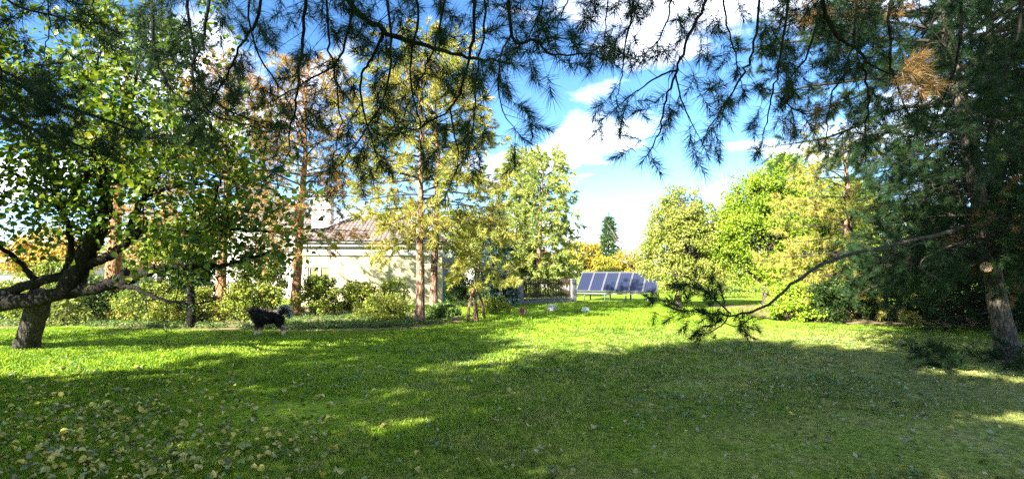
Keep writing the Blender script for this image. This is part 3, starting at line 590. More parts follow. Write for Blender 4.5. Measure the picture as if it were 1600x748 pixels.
# ------------------------------------------------------------------ solar collectors
m, n, l, out = newmat('collector glass'); geo = n.new('ShaderNodeTexCoord'); sx = n.new('ShaderNodeSeparateXYZ'); l.new(geo.outputs['Object'], sx.inputs[0])
st = math_(n, l, 'FRACT', math_(n, l, 'MULTIPLY', sx.outputs['X'], 9.0), 0.0); st = math_(n, l, 'LESS_THAN', st, .12)
c1 = n.new('ShaderNodeMixRGB'); l.new(st, c1.inputs[0]); c1.inputs[1].default_value = (.015, .019, .04, 1); c1.inputs[2].default_value = (.035, .04, .07, 1)
p = n.new('ShaderNodeBsdfPrincipled'); l.new(c1.outputs[0], p.inputs['Base Color']); p.inputs['Roughness'].default_value = .12; p.inputs['Specular IOR Level'].default_value = .8; l.new(p.outputs[0], out.inputs[0]); M_COLL = m
M_ALU = surf('aluminium', [(.12, .123, .126), (.17, .173, .176)], 4, 3, .45, 0, metallic=.3)
sa = at(900, 454, 31.4); sb = at(1026, 457, 29.2); su = unit((sb - sa) * [1, 1, 0]); SL = float(np.linalg.norm((sb - sa)[:2])); SA = math.atan2(su[1], su[0]); zb = float((sa[2] + sb[2]) / 2)
sol = thing('solar_collector_array', 'row of blue tilted solar collectors on a low metal frame on the lawn', 'solar panels', (sa[0], sa[1], 0), rz=SA)
TL = math.radians(46); PL = 1.5; PWd = SL / 6
RX = np.array([[1, 0, 0], [0, math.cos(TL), -math.sin(TL)], [0, math.sin(TL), math.cos(TL)]])
def onp(x, s_, off=0.0): return np.array([x, s_ * math.cos(TL) - off * math.sin(TL), zb + s_ * math.sin(TL) + off * math.cos(TL)])
cm_ = MB().box((0, 0, 0), (PWd - .085, PL - .066, .03), RX).mesh('collector_glass', M_COLL); fr = MB()
for sx_ in (-1, 1): fr.box(RX @ np.array([sx_ * (PWd / 2 - .026), 0, 0]), (.032, PL, .06), RX)
for sy_ in (-1, 1): fr.box(RX @ np.array([0, sy_ * (PL / 2 - .016), 0]), (PWd - .09, .032, .058), RX)
fm_ = fr.mesh('collector', M_ALU)
for i in range(6):
    po = link('collector', fm_, sol, loc=onp((i + .5) * PWd, PL / 2)); link('glass', cm_, po, loc=(0, 0, .012))
MB().bev((SL / 2, .05, zb - .12), (SL + .1, .07, .07), .01).build('front_rail', M_ALU, sol); MB().bev((SL / 2, 1.0, zb + 1.0), (SL, .08, .08), .01).build('back_rail', M_ALU, sol)
for i in range(4):
    x = .5 + i * (SL - 1.0) / 3; MB().bev((x, .05, (zb - .18) / 2 - .02), (.07, .07, zb - .16), .01).build('leg', M_ALU, sol); MB().bev((x, 1.0, (zb + .95) / 2 - .02), (.08, .08, zb + .98), .01).build('leg', M_ALU, sol)

# ------------------------------------------------------------------ things lying on the lawn
M_PLAST = surf('white plastic', [(.52, .52, .51), (.60, .60, .59)], 4, 3, .45, 0); M_CLAY = surf('brown clay', [(.26, .15, .09), (.38, .24, .15)], 6, 4, .8, .2)
def lathe(prof, sides=24):
    mb = MB(); a = np.linspace(0, 2 * np.pi, sides, endpoint=False); k = np.arange(sides); k2 = (k + 1) % sides
    V = np.concatenate([np.stack([np.cos(a) * r, np.sin(a) * r, np.full(sides, z)], 1) for r, z in prof])
    return mb.add(V, np.concatenate([np.stack([i * sides + k, i * sides + k2, (i + 1) * sides + k2, (i + 1) * sides + k], 1) for i in range(len(prof) - 1)]))
def bucket(label, p, mat, h, r, tilt, rz, handle=True, name='bucket', cat='bucket'):
    t0 = thing(name, label, cat, (p[0], p[1], r * .93)); t0.rotation_euler = (tilt, 0, rz)
    lathe([(.001, 0), (r * .8, 0), (r, h), (r * 1.06, h), (r * 1.06, h - .02), (r * 1.02, h - .02), (r * 1.02, h - .003), (r * .97, h - .003), (r * .78, .012), (.001, .012)]).build('body', mat, t0, True)
    if handle: a = np.linspace(0, math.pi, 12); MB().tube(np.stack([np.cos(a) * r * 1.08, np.sin(a) * r * .9, np.full(12, h - .02) + .02 * np.sin(a)], 1), .006, 6).build('handle', M_ALU, t0, True)
    return t0
bucket('white plastic bucket lying on its side in front of the picket fence', gd(857, 487.5), M_PLAST, .29, .15, math.radians(84), math.radians(118))
bucket('brown clay pot tipped over on the lawn near the leaning pine stems', gd(814, 492.5), M_CLAY, .22, .14, math.radians(80), math.radians(20), False, 'flower_pot', 'pot')
p = gd(915, 486); t0 = thing('basin', 'white plastic basin turned upside down on the lawn', 'basin', (p[0], p[1], 0))
lathe([(.19, 0), (.185, .02), (.16, .03), (.14, .13), (.12, .155), (.001, .16)]).build('body', M_PLAST, t0, True)
lathe([(.195, -.004), (.20, .006), (.195, .016), (.187, .012)]).build('rim', M_PLAST, t0, True)

# ------------------------------------------------------------------ dog
def dogmat(name, furry=False):
    m, n, l, out = newmat(name); tcx = n.new('ShaderNodeTexCoord'); s_ = n.new('ShaderNodeSeparateXYZ'); l.new(tcx.outputs['Object'], s_.inputs[0]); nz = noise(n, l, tcx.outputs['Object'], 22, 3)
    z = math_(n, l, 'ADD', s_.outputs['Z'], math_(n, l, 'MULTIPLY', math_(n, l, 'SUBTRACT', nz, .5), .10))
    c = ramp(n, l, z, [(.0, (.62, .55, .44)), (.12, (.58, .47, .34)), (.145, (.26, .13, .06)), (.21, (.10, .05, .03)), (.235, (.008, .008, .009)), (1.0, (.012, .012, .014))])
    p = n.new('ShaderNodeBsdfPrincipled'); l.new(c, p.inputs['Base Color']); p.inputs['Roughness'].default_value = .7; p.inputs['Specular IOR Level'].default_value = .1; l.new(p.outputs[0], out.inputs[0]); return m
M_DOG = dogmat('dog coat'); M_DOGW = leafmat('dog white fur', [(.30, .29, .28), (.60, .58, .55), (.74, .72, .68)], .1, 8, .6); M_DOGT = surf('dog tan', [(.30, .15, .07), (.45, .25, .12)], 14, 3, .8, .2, 60); M_BLACK = surf('dog nose', [(.012, .012, .012), (.02, .02, .02)], 5, 2, .25, 0)
M_DOGB = leafmat('dog black fur', [(.006, .006, .007), (.012, .012, .014), (.022, .022, .026)], .05, 8, .6)
def skin(name, verts, edges, radii, mat, parent, sub=2, root=0):
    me = bpy.data.meshes.new(name); me.from_pydata([tuple(v) for v in verts], edges, []); o = bpy.data.objects.new(name, me); COL.objects.link(o)
    md = o.modifiers.new('skin', 'SKIN'); md.use_smooth_shade = True
    for i, r in enumerate(radii):
        sv = me.skin_vertices[0].data[i]; sv.radius = (r, r) if np.isscalar(r) else r; sv.use_root = i == root
    o.modifiers.new('sub', 'SUBSURF').levels = sub; o.modifiers['sub'].render_levels = sub
    dg = bpy.context.evaluated_depsgraph_get(); nm = bpy.data.meshes.new_from_object(o.evaluated_get(dg)); bpy.data.objects.remove(o); nm.materials.clear(); nm.materials.append(mat)
    for pl in nm.polygons: pl.use_smooth = True
    return link(name, nm, parent)
dp = gd(420, 524.5); dog = thing('dog', 'shaggy black dog with curled white edged tail standing on the lawn', 'dog', (dp[0], dp[1], 0), rz=math.radians(6)); dog.scale = (1.06, 1.06, 1.06)
DV = [(.20, 0, .42), (.02, 0, .415), (-.17, 0, .42), (-.27, 0, .47), (-.34, 0, .56), (-.41, 0, .605), (-.47, 0, .585), (-.535, 0, .555),           # rump .. muzzle
      (-.21, .085, .31), (-.20, .09, .20), (-.225, .09, .11), (-.235, .09, .035), (-.275, .09, .022),                                                # front leg
      (-.23, -.085, .31), (-.25, -.09, .20), (-.27, -.09, .11), (-.28, -.09, .035), (-.32, -.09, .022),
      (.25, .09, .36), (.22, .10, .25), (.33, .10, .155), (.305, .10, .04), (.265, .10, .022),                                                        # hind leg: knee forward, hock back
      (.27, -.09, .36), (.25, -.10, .25), (.365, -.10, .155), (.35, -.10, .04), (.31, -.10, .022), (.295, 0, .44)]
DE = [(0, 1), (1, 2), (2, 3), (3, 4), (4, 5), (5, 6), (6, 7), (2, 8), (8, 9), (9, 10), (10, 11), (11, 12), (2, 13), (13, 14), (14, 15), (15, 16), (16, 17), (0, 18), (18, 19), (19, 20), (20, 21), (21, 22), (0, 23), (23, 24), (24, 25), (25, 26), (26, 27), (0, 28)]
DR = [.13, .12, .155, .15, .13, .108, .072, .042, .07, .048, .036, .034, .032, .07, .048, .036, .034, .032, .085, .07, .036, .034, .032, .085, .07, .036, .034, .032, .08]
body = skin('body', DV, DE, DR, M_DOG, dog, 2, 1)
TV = [(.27, 0, .50), (.265, 0, .59), (.30, 0, .655), (.37, 0, .665), (.43, 0, .60), (.455, 0, .50), (.44, 0, .43)]
tail = skin('tail', TV, [(i, i + 1) for i in range(6)], [.06, .065, .07, .07, .065, .055, .03], M_DOGB, dog, 2, 0)
def fur(obj, mat, n, ln, rs, sel, back=(1.0, 0, -.55), w=.008, name='fur'):
    me = obj.data; P = np.array([p.center for p in me.polygons]); Nn = np.array([p.normal for p in me.polygons]); A = np.array([p.area for p in me.polygons]); k = sel(P); P, Nn, A = P[k], Nn[k], A[k]
    i = rs.choice(len(P), n, p=A / A.sum()); pos = P[i] + rs.normal(size=(n, 3)) * .008; d = unit(Nn[i] * .8 + np.array(back) * .8 + rs.normal(size=(n, 3)) * .25)
    tv = np.array([[-w / 2, 0, -.01], [w / 2, 0, -.01], [0, 0, 1.0]]); R = frames(d, rs.uniform(0, 6.28, n)); V = np.einsum('nij,nkj->nki', R, tv[None] * np.stack([np.ones(n), np.ones(n), ln * rs.uniform(.5, 1.2, n)], -1)[:, None]) + pos[:, None]
    MB().add(V.reshape(-1, 3), np.arange(n * 3).reshape(n, 3)).build(name, mat, obj, kind='stuff')
_r = RS(21); fur(body, M_DOG, 4600, .055, _r, lambda P: (P[:, 2] > .30) & (P[:, 0] > -.43), (1.0, 0, -.3)); fur(body, M_DOG, 900, .035, _r, lambda P: (P[:, 2] > .06) & (P[:, 2] <= .30))
fur(body, M_DOGW, 160, .05, _r, lambda P: (P[:, 0] < -.26) & (P[:, 0] > -.40) & (P[:, 2] < .45) & (P[:, 2] > .30) & (P[:, 1] ** 2 < .006), (-.3, 0, -1), name='chest_fur')
fur(body, M_DOGW, 140, .05, _r, lambda P: (P[:, 0] > .33) & (P[:, 2] > .2) & (P[:, 2] < .48), (.6, 0, -.8), name='breech_fur')
fur(tail, M_DOGW, 1000, .075, _r, lambda P: (np.hypot(P[:, 0] - .34, P[:, 2] - .56) > .09), (.5, 0, .1), name='white_fur'); fur(tail, M_DOGB, 800, .065, _r, lambda P: P[:, 2] > 0, (.3, 0, -.3), name='black_fur')
for s_ in (-1, 1):
    e = MB(); e.add([(-.385, s_ * .045, .665), (-.34, s_ * .07, .67), (-.36, s_ * .125, .595), (-.375, s_ * .10, .585), (-.40, s_ * .085, .60), (-.372, s_ * .085, .672)], [[0, 5, 4], [5, 1, 2], [5, 2, 3], [5, 3, 4], [0, 4, 3], [0, 3, 1], [1, 3, 2], [0, 1, 5]]); e.build('ear', M_DOGB, dog, True)
    lathe([(.001, -.013), (.009, -.009), (.013, 0), (.009, .009), (.001, .013)], 10).build('eye', M_BLACK, dog, True, loc=(-.468, s_ * .052, .625))
lathe([(.001, -.02), (.016, -.012), (.02, 0), (.014, .012), (.001, .016)], 12).build('nose', M_BLACK, dog, True, loc=(-.572, 0, .562))
lathe([(.001, -.05), (.03, -.03), (.038, 0), (.03, .03), (.001, .05)], 10).build('cheek', M_DOGT, dog, True, loc=(-.475, -.045, .545))

# ================================================================== trees
# ---- the broad-leaved tree at the left, with its long dark limbs
def build_left_tree():
    rs = RS(31); bz = gd(38, 545); t0 = thing('broadleaf_tree', 'large leaved green tree at left with long dark sideways limb', 'tree', (bz[0], bz[1], 0)); o = np.array([bz[0], bz[1], 0])
    wood = {}
    def limb(pts, r0, r1, sides=9, nm='limb', mat=M_BARK_D, smooth=True):
        P = curve([at(*p) - o for p in pts], 6 * len(pts)); P[1:-1] += rs.normal(size=(len(P) - 2, 3)) * .012
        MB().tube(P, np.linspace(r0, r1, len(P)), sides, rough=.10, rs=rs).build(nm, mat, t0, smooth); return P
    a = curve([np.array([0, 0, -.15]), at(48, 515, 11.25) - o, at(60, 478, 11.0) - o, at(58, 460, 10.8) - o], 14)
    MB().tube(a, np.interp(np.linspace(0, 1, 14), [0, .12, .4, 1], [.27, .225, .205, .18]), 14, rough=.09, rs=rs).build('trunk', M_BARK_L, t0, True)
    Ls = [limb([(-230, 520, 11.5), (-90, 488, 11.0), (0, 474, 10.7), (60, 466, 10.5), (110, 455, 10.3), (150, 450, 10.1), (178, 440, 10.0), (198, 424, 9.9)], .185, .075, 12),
          limb([(105, 455, 10.3), (128, 415, 10.2), (146, 378, 10.1), (158, 345, 9.9), (166, 315, 9.8), (160, 270, 9.6), (175, 225, 9.4), (200, 160, 9.3)], .20, .03, 10),
          limb([(165, 446, 10.1), (205, 436, 9.9), (232, 424, 9.7), (262, 417, 9.5), (320, 417, 9.3), (372, 408, 9.1), (425, 392, 9.0)], .10, .02),
          limb([(-20, 466, 10.9), (40, 446, 10.6), (85, 434, 10.4), (104, 422, 10.3), (112, 385, 10.2), (100, 330, 10.0), (80, 260, 9.8)], .11, .03),
          limb([(140, 412, 10.2), (170, 400, 10.0), (205, 374, 9.8), (235, 355, 9.6), (300, 363, 9.4), (360, 358, 9.3), (420, 362, 9.1)], .09, .015),
          limb([(205, 374, 9.8), (208, 335, 9.7), (232, 303, 9.5), (250, 268, 9.4), (262, 225, 9.2), (300, 160, 9.2)], .07, .012),
          limb([(158, 345, 9.9), (118, 312, 9.8), (124, 288, 9.6), (160, 254, 9.4), (190, 232, 9.2), (240, 190, 9.1)], .06, .012),
          limb([(175, 440, 10.0), (215, 452, 9.8), (250, 468, 9.7), (300, 474, 9.6), (340, 468, 9.5)], .05, .008),
          limb([(100, 330, 10.0), (60, 300, 9.6), (20, 270, 9.2), (-30, 250, 8.9)], .05, .012), limb([(60, 442, 10.5), (20, 400, 10.2), (-20, 370, 9.6), (-80, 330, 9.2)], .06, .012),
          limb([(166, 315, 9.8), (150, 240, 9.8), (120, 160, 9.9), (100, 90, 10)], .05, .01), limb([(80, 260, 9.8), (40, 190, 9.6), (30, 120, 9.5)], .045, .01),
          limb([(300, 363, 9.4), (330, 320, 9.3), (345, 280, 9.2), (350, 240, 9.1)], .03, .008), limb([(232, 303, 9.5), (280, 290, 9.2), (320, 285, 9.0), (352, 265, 8.9)], .035, .008),
          limb([(200, 160, 9.3), (215, 110, 9.2), (190, 60, 9.2)], .03, .008), limb([(262, 225, 9.2), (290, 200, 8.8), (330, 190, 8.5)], .03, .008),
          limb([(-90, 488, 11), (-200, 385, 9.8), (-330, 280, 8.2), (-420, 150, 7.2)], .12, .02), limb([(-150, 500, 11.2), (-350, 340, 10), (-430, 200, 10)], .10, .02),  # limbs out of view, added so their leaves shade the trunk and long limb
          limb([(-60, 480, 10.9), (-130, 300, 10), (-160, 150, 9.5), (-120, 20, 9.2)], .10, .015), limb([(80, 260, 9.8), (-20, 120, 9.2), (-60, 20, 8.8)], .05, .012), limb([(-200, 385, 9.8), (-180, 260, 8.6), (-140, 130, 7.8)], .06, .012),
          limb([(-330, 280, 8.2), (-480, 200, 7.5), (-560, 60, 7)], .06, .012), limb([(-200, 385, 9.8), (-420, 260, 8.5), (-560, 120, 8)], .06, .012), limb([(-330, 280, 8.2), (-400, 60, 7.8), (-380, -80, 7.6)], .06, .012),  # further unseen limbs, added along the sun's path to deepen that shade
          limb([(200, 160, 9.3), (240, 105, 9.2), (290, 60, 9.3)], .03, .008), limb([(120, 160, 9.9), (150, 100, 9.6), (170, 50, 9.5)], .03, .008)]
    def leaf_ok(W, rs):
        # the leaves hang above the long limb, thinning out below it
        px = 800 + W[:, 0] / W[:, 1] * FPX; low = 1.9 + .25 * np.sin(W[:, 0] * 2.3) - .55 * np.clip((W[:, 0] + 7.5) / 2, 0, 1)
        return (W[:, 2] > low) & (rs.random(len(W)) < np.clip((W[:, 2] - low) * 1.6 + .25, 0, 1))
    S0, S1, Q0, Q1, LP, LN = [], [], [], [], [], []
    def twig(p, d, ln, r, lev):
        k = max(2, int(ln / .2)); cur = p; dd = unit(d)
        for i in range(k):
            dd = unit(dd + rs.normal(size=3) * .24 + [0, 0, .03]); nx = cur + dd * ln / k; S0.append(cur); S1.append(nx); Q0.append(r * (1 - .7 * i / k)); Q1.append(r * (1 - .7 * (i + 1) / k)); cur = nx
            if lev < 2 and rs.random() < (.8 if lev == 0 else .55): twig(cur, unit(dd + rdir(rs, 1)[0] * 1.1), ln * rs.uniform(.35, .65), r * .6, lev + 1)
            if i > 0 or lev > 0:
                for _ in range(rs.integers(1, 6) + (cur[2] > 3.0)): LP.append(cur + rs.normal(size=3) * .13 + [0, 0, -.04]); LN.append(unit(rs.normal(size=3) * .75 + [0, -.35, .55]))
    for li, P in enumerate(Ls):
        if li == 0: continue
        n0 = int(len(P) * (.62 if li == 0 else .4 if li in (1, 2, 3) else .2)); L = np.linalg.norm(np.diff(P, axis=0), axis=1).sum(); cnt = int(L * (7.6 if li < 16 else 11))  # twigs denser from the added limbs onward, to thicken their shade
        for _ in range(cnt):
            i = rs.integers(n0, len(P)); T = unit(P[min(i + 1, len(P) - 1)] - P[i - 1]); twig(P[i], unit(T * .5 + rdir(rs, 1)[0] + [0, 0, .25]), rs.uniform(.45, 1.15), .011, 0)
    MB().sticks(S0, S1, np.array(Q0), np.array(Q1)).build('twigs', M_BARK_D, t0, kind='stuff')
    LP, LN = np.array(LP), np.array(LN); ok = leaf_ok(LP + o, rs); LP, LN = LP[ok], LN[ok]; sz = .086 * rs.uniform(.45, 1.3, len(LP)); R = leaf_frames(LN, rs, .5)
    W = LP + o; px = 800 + W[:, 0] / W[:, 1] * FPX; py = HOR - (W[:, 2] - CAMH) / W[:, 1] * FPX; show = sz / W[:, 1] * np.abs(R[:, 1, 2]) * ((px > 5) & (px < 470) & (py > 40) & (py < 480)); big = np.zeros(len(LP), bool); big[np.argsort(-show)[:300]] = True
    MB().inst(LEAFB[0], LEAFB[1], LP[~big], R[~big], sz[~big]).build('crown', M_LEAF_L, t0, True, kind='stuff')
    me = MB().add(LEAFB[0], LEAFB[1]).mesh('leaf', M_LEAF_LO, True)
    for i in np.where(big)[0]:
        lf = link('leaf', me, t0); lf.matrix_local = Matrix.Translation(Vector(LP[i])) @ Matrix([[*R[i][0]], [*R[i][1]], [*R[i][2]]]).to_4x4() @ Matrix.Scale(float(sz[i]), 4)
    print('left tree leaves', len(LP), 'twigs', len(S0))
M_LEAF_LO = leafmat('broad leaves single', [(.024, .050, .006), (.046, .092, .009), (.080, .145, .010), (.13, .20, .012), (.20, .25, .015), (.34, .32, .02)], 0.5, 0.7, 0.6, 0.42, 0.4, obrandom=True)
build_left_tree()

# ---- pines standing round the viewer: boughs hang into the top of the view, their crowns shade the near lawn
def overhead(label, base, h, r, boughs, seed, crown, name='pine_tree', side=.5, sp=.13, bulk=(900, 0), mat=M_NEEDLE):
    rs = RS(seed); t0 = thing(name, label, 'tree', (base[0], base[1], 0), 'pines standing round the viewer'); o = np.array([base[0], base[1], 0.0]); P = trunk_curve((0, 0), h, (0, 0), rs, .05, 14)
    MB().tube(P, trunk_radii(P, r, h), 12, rough=.08, rs=rs).build('trunk', M_BARK_P, t0, True); pn = Pine(seed + 5)
    for b_ in boughs:
        pts = [at(*q) - o for q in b_['p']]; r0 = b_.get('r', .02)
        if b_.get('root', True):
            tz = min(h * .8, pts[0][2] + .9); tp = along(P, tz); md = (tp + pts[0]) / 2 + np.array([0, 0, .25]); MB().tube(curve([tp, md, pts[0], pts[1]], 12)[:9], np.linspace(max(r0 * 1.8, .04), r0 * 1.05, 9), 7, rough=.1, rs=rs).build('limb', M_BARK_D, t0, True)
        pn.bough(pts, r0, b_.get('r1', r0 * .3), b_.get('side', side), b_.get('sp', sp) * .85, start=b_.get('start', .12), droop=b_.get('droop', .5), flat=b_.get('flat', .25), step=b_.get('step', .15), sub=b_.get('sub', .3), dead=b_.get('dead', 0), ssc=b_.get('ssc', 1.12), bare=b_.get('bare', .22) * 1.4, fwd=b_.get('fwd', .8)).build('branch', M_BARK_D, t0)
    pn.needles(SH_NEAR, mat, t0)
    # the crown above and behind: whorls of boughs with coarser tufts
    pb = Pine(seed + 9); z0, env, dz, per, sect = crown; z = z0; g = rs.uniform(0, 6)
    while z < h:
        t = (z - z0) / (h - z0)
        for k in range(per):
            g += 2.4 + rs.uniform(-.4, .4); ln = env(t) * rs.uniform(.75, 1.1); p = along(P, min(z + rs.uniform(-.2, .2), h - .05)); d = np.array([math.cos(g), math.sin(g), .10 + .5 * t]); q = np.array([0, .4, .75, 1.0])
            tip = o + p + d * ln
            if tip[1] > 0.3 and tip[2] < CAMH + 1.0 + .70 * tip[1]: continue         # keep clear of what the viewer looks through
            pb.bough(p + q[:, None] * d * ln - np.array([0, 0, 1.0]) * (.12 * q ** 2 * ln)[:, None], .035, .01, 1.05, .22, start=.2, droop=.2, step=.22, ssc=1.0, sides=5, n=7).build('branch', M_BARK_D, t0)
        z += dz
    pb.needles(SH_BULK, mat, t0, name='crown_needles'); return t0
A = []
def B(*p, **k): A.append(dict(p=p, **k))
B((470, -150, 4.8), (545, 0, 4.35), (600, 48, 4.2), (660, 70, 4.1), (735, 92, 4.0), (800, 100, 3.9), r=.032, r1=.006, start=.3)
B((600, 48, 4.2), (585, 85, 4.2), (563, 125, 4.2), (572, 190, 4.2), (590, 245, 4.2), r=.014, root=False)
B((480, -120, 4.0), (476, 10, 4.0), (469, 105, 4.0), (459, 180, 4.0), (448, 245, 4.0), r=.015, bare=.5)
B((748, -120, 3.8), (741, 40, 3.8), (728, 110, 3.8), (706, 165, 3.8), (662, 195, 3.8), (605, 216, 3.8), r=.013, bare=.3)
B((797, -100, 3.6), (799, 55, 3.6), (838, 62, 3.6), (862, 85, 3.6), (915, 84, 3.6), (948, 94, 3.6), r=.013, side=.32, bare=.25)
B((799, 55, 3.6), (784, 80, 3.6), (778, 135, 3.6), (788, 178, 3.6), (810, 208, 3.6), r=.008, side=.3, root=False)
B((703, 168, 3.8), (710, 210, 3.8), (716, 250, 3.8), (702, 292, 3.8), r=.007, side=.25, root=False, bare=.4)
B((425, -120, 4.4), (405, 20, 4.4), (372, 75, 4.4), (352, 125, 4.4), (322, 165, 4.4), r=.016)
B((505, -120, 4.2), (512, 50, 4.2), (524, 120, 4.2), (531, 190, 4.2), (520, 250, 4.2), r=.011, bare=.25)
B((335, -100, 5.2), (322, 40, 5.2), (300, 115, 5.2), (330, 175, 5.2), (400, 200, 5.2), r=.018, side=.6, sp=.10, bare=.1)
B((640, -120, 4.3), (652, 30, 4.3), (640, 110, 4.3), (655, 190, 4.3), (662, 245, 4.3), r=.012, side=.5)
B((560, -120, 4.6), (540, 70, 4.6), (490, 120, 4.6), (420, 160, 4.6), r=.014, side=.55)
B((700, -120, 4.1), (690, 30, 4.1), (668, 100, 4.1), (640, 160, 4.1), r=.011)
B((290, -100, 5.4), (300, 60, 5.4), (320, 140, 5.4), (370, 180, 5.4), (430, 195, 5.4), r=.018, side=.5, sp=.11, bare=.15)
B((600, -120, 5.0), (610, 60, 5.0), (600, 150, 5.0), (560, 220, 5.0), (520, 270, 5.0), r=.014, side=.6, sp=.11)
B((760, -120, 4.6), (755, 40, 4.6), (745, 130, 4.6), (738, 200, 4.6), (720, 255, 4.6), r=.012, side=.45)
B((380, -120, 5.0), (395, 60, 5.0), (440, 140, 5.0), (470, 210, 5.0), r=.012, side=.6)
B((860, -110, 3.7), (850, -10, 3.7), (832, 45, 3.7), (808, 80, 3.7), r=.008, side=.28)
B((905, -110, 3.9), (893, -20, 3.9), (875, 30, 3.9), (868, 62, 3.9), r=.008, side=.28, bare=.15)
overhead('pine behind the viewer, its dark boughs hanging across the top centre', (-4.6, -2.6), 9.4, .22, A, 101, (3.8, lambda t: 4.7 * (1 - t) ** .7 + .6, .42, 11, None))
A = []
B((1140, -130, 4.3), (1103, 0, 4.1), (1076, 60, 4.0), (1058, 110, 4.0), (1040, 160, 4.0), (1030, 200, 4.0), (1014, 238, 4.0), r=.014, side=.4, droop=.7, bare=.15)
B((1060, 108, 4.0), (1020, 125, 4.0), (985, 150, 4.0), (955, 176, 4.0), r=.008, side=.28, root=False, bare=.15)
B((1056, 118, 4.0), (1066, 160, 4.0), (1085, 200, 4.0), (1098, 226, 4.0), r=.007, side=.25, root=False, bare=.15)
B((1005, -130, 4.0), (988, 20, 4.0), (976, 75, 4.0), (970, 125, 4.0), (964, 165, 4.0), r=.010, side=.35, bare=.2)
B((1195, -130, 4.6), (1180, 50, 4.6), (1162, 115, 4.6), (1128, 170, 4.6), (1105, 205, 4.6), r=.014, side=.5, sp=.11)
B((1250, -130, 5.0), (1222, 70, 5.0), (1206, 150, 5.0), (1192, 212, 5.0), r=.014, side=.5, sp=.11)
B((1285, -130, 4.6), (1284, 0, 4.6), (1310, 58, 4.6), (1348, 88, 4.6), (1356, 150, 4.6), (1352, 205, 4.6), r=.022, side=.6, sp=.12)
B((1300, -100, 5.4), (1268, 70, 5.4), (1230, 130, 5.4), (1240, 190, 5.4), r=.014, side=.6, sp=.10)
B((960, -110, 3.8), (948, 20, 3.8), (944, 80, 3.8), r=.008, side=.3)
B((1070, -120, 4.4), (1050, 0, 4.4), (1030, 60, 4.4), (1000, 90, 4.4), r=.010, side=.4, sp=.11)
B((1120, -100, 5.0), (1135, 30, 5.0), (1150, 90, 5.0), (1160, 140, 5.0), r=.012, side=.5, sp=.1)
B((1400, -100, 5.6), (1390, 60, 5.6), (1400, 130, 5.6), (1430, 200, 5.6), r=.018, side=.7, sp=.10)
B((1350, -100, 5.8), (1330, 80, 5.8), (1300, 150, 5.8), (1290, 220, 5.8), r=.016, side=.65, sp=.10)
B((1215, 150, 5.0), (1240, 170, 5.0), (1265, 178, 5.0), (1285, 172, 5.0), r=.008, side=.16, sp=.09, root=False, dead=1)
B((1350, 95, 4.6), (1390, 115, 4.7), (1440, 118, 4.8), r=.010, side=.16, sp=.12, root=False, dead=1)
B((1500, -100, 5.6), (1500, 60, 5.6), (1480, 140, 5.6), (1450, 210, 5.6), r=.018, side=.7, sp=.10)
B((1600, -80, 5.8), (1590, 60, 5.8), (1560, 140, 5.8), (1540, 230, 5.8), r=.018, side=.7, sp=.10)
B((1010, -140, 5.2), (1000, -20, 5.2), (985, 40, 5.2), (950, 70, 5.2), r=.010, side=.4, sp=.11)
overhead('pine behind the viewer, its boughs hanging at the top right of centre', (2.8, -1.4), 13.0, .23, A, 202, (4.4, lambda t: 4.9 * (1 - t) ** .75 + .6, .55, 7, None))
A = []
B((-80, -60, 3.6), (10, 0, 3.6), (70, 22, 3.6), (140, 36, 3.6), r=.012, side=.3, bare=.3)
B((60, -100, 3.8), (78, 30, 3.8), (70, 75, 3.8), (66, 110, 3.8), r=.006, side=.2, bare=.7)
B((-120, 70, 6.0), (0, 120, 6.0), (90, 160, 6.0), (170, 190, 6.0), (235, 215, 6.0), r=.03, side=.5, sp=.09, bare=.0, droop=.3, flat=.5)
B((-120, 140, 6.2), (20, 190, 6.2), (100, 220, 6.2), (180, 250, 6.2), r=.025, side=.45, sp=.09, bare=.0, droop=.3, flat=.5)
B((-120, 60, 5.6), (-20, 100, 5.6), (40, 130, 5.6), (90, 160, 5.6), r=.02, side=.45, sp=.10, bare=.05, droop=.4)
B((230, -120, 5.4), (240, 60, 5.4), (262, 130, 5.4), (300, 165, 5.4), (345, 186, 5.4), r=.02, side=.45, sp=.14, bare=.2)
B((140, -120, 4.6), (150, -30, 4.6), (146, 20, 4.6), (158, 60, 4.6), r=.008, side=.25, bare=.4)
overhead('pine left of the viewer with dark boughs over the leafy tree', (-10.5, -.6), 9.0, .2, A, 303, (3.4, lambda t: 3.3 * (1 - t) ** .8 + .4, .5, 7, None), sp=.12)

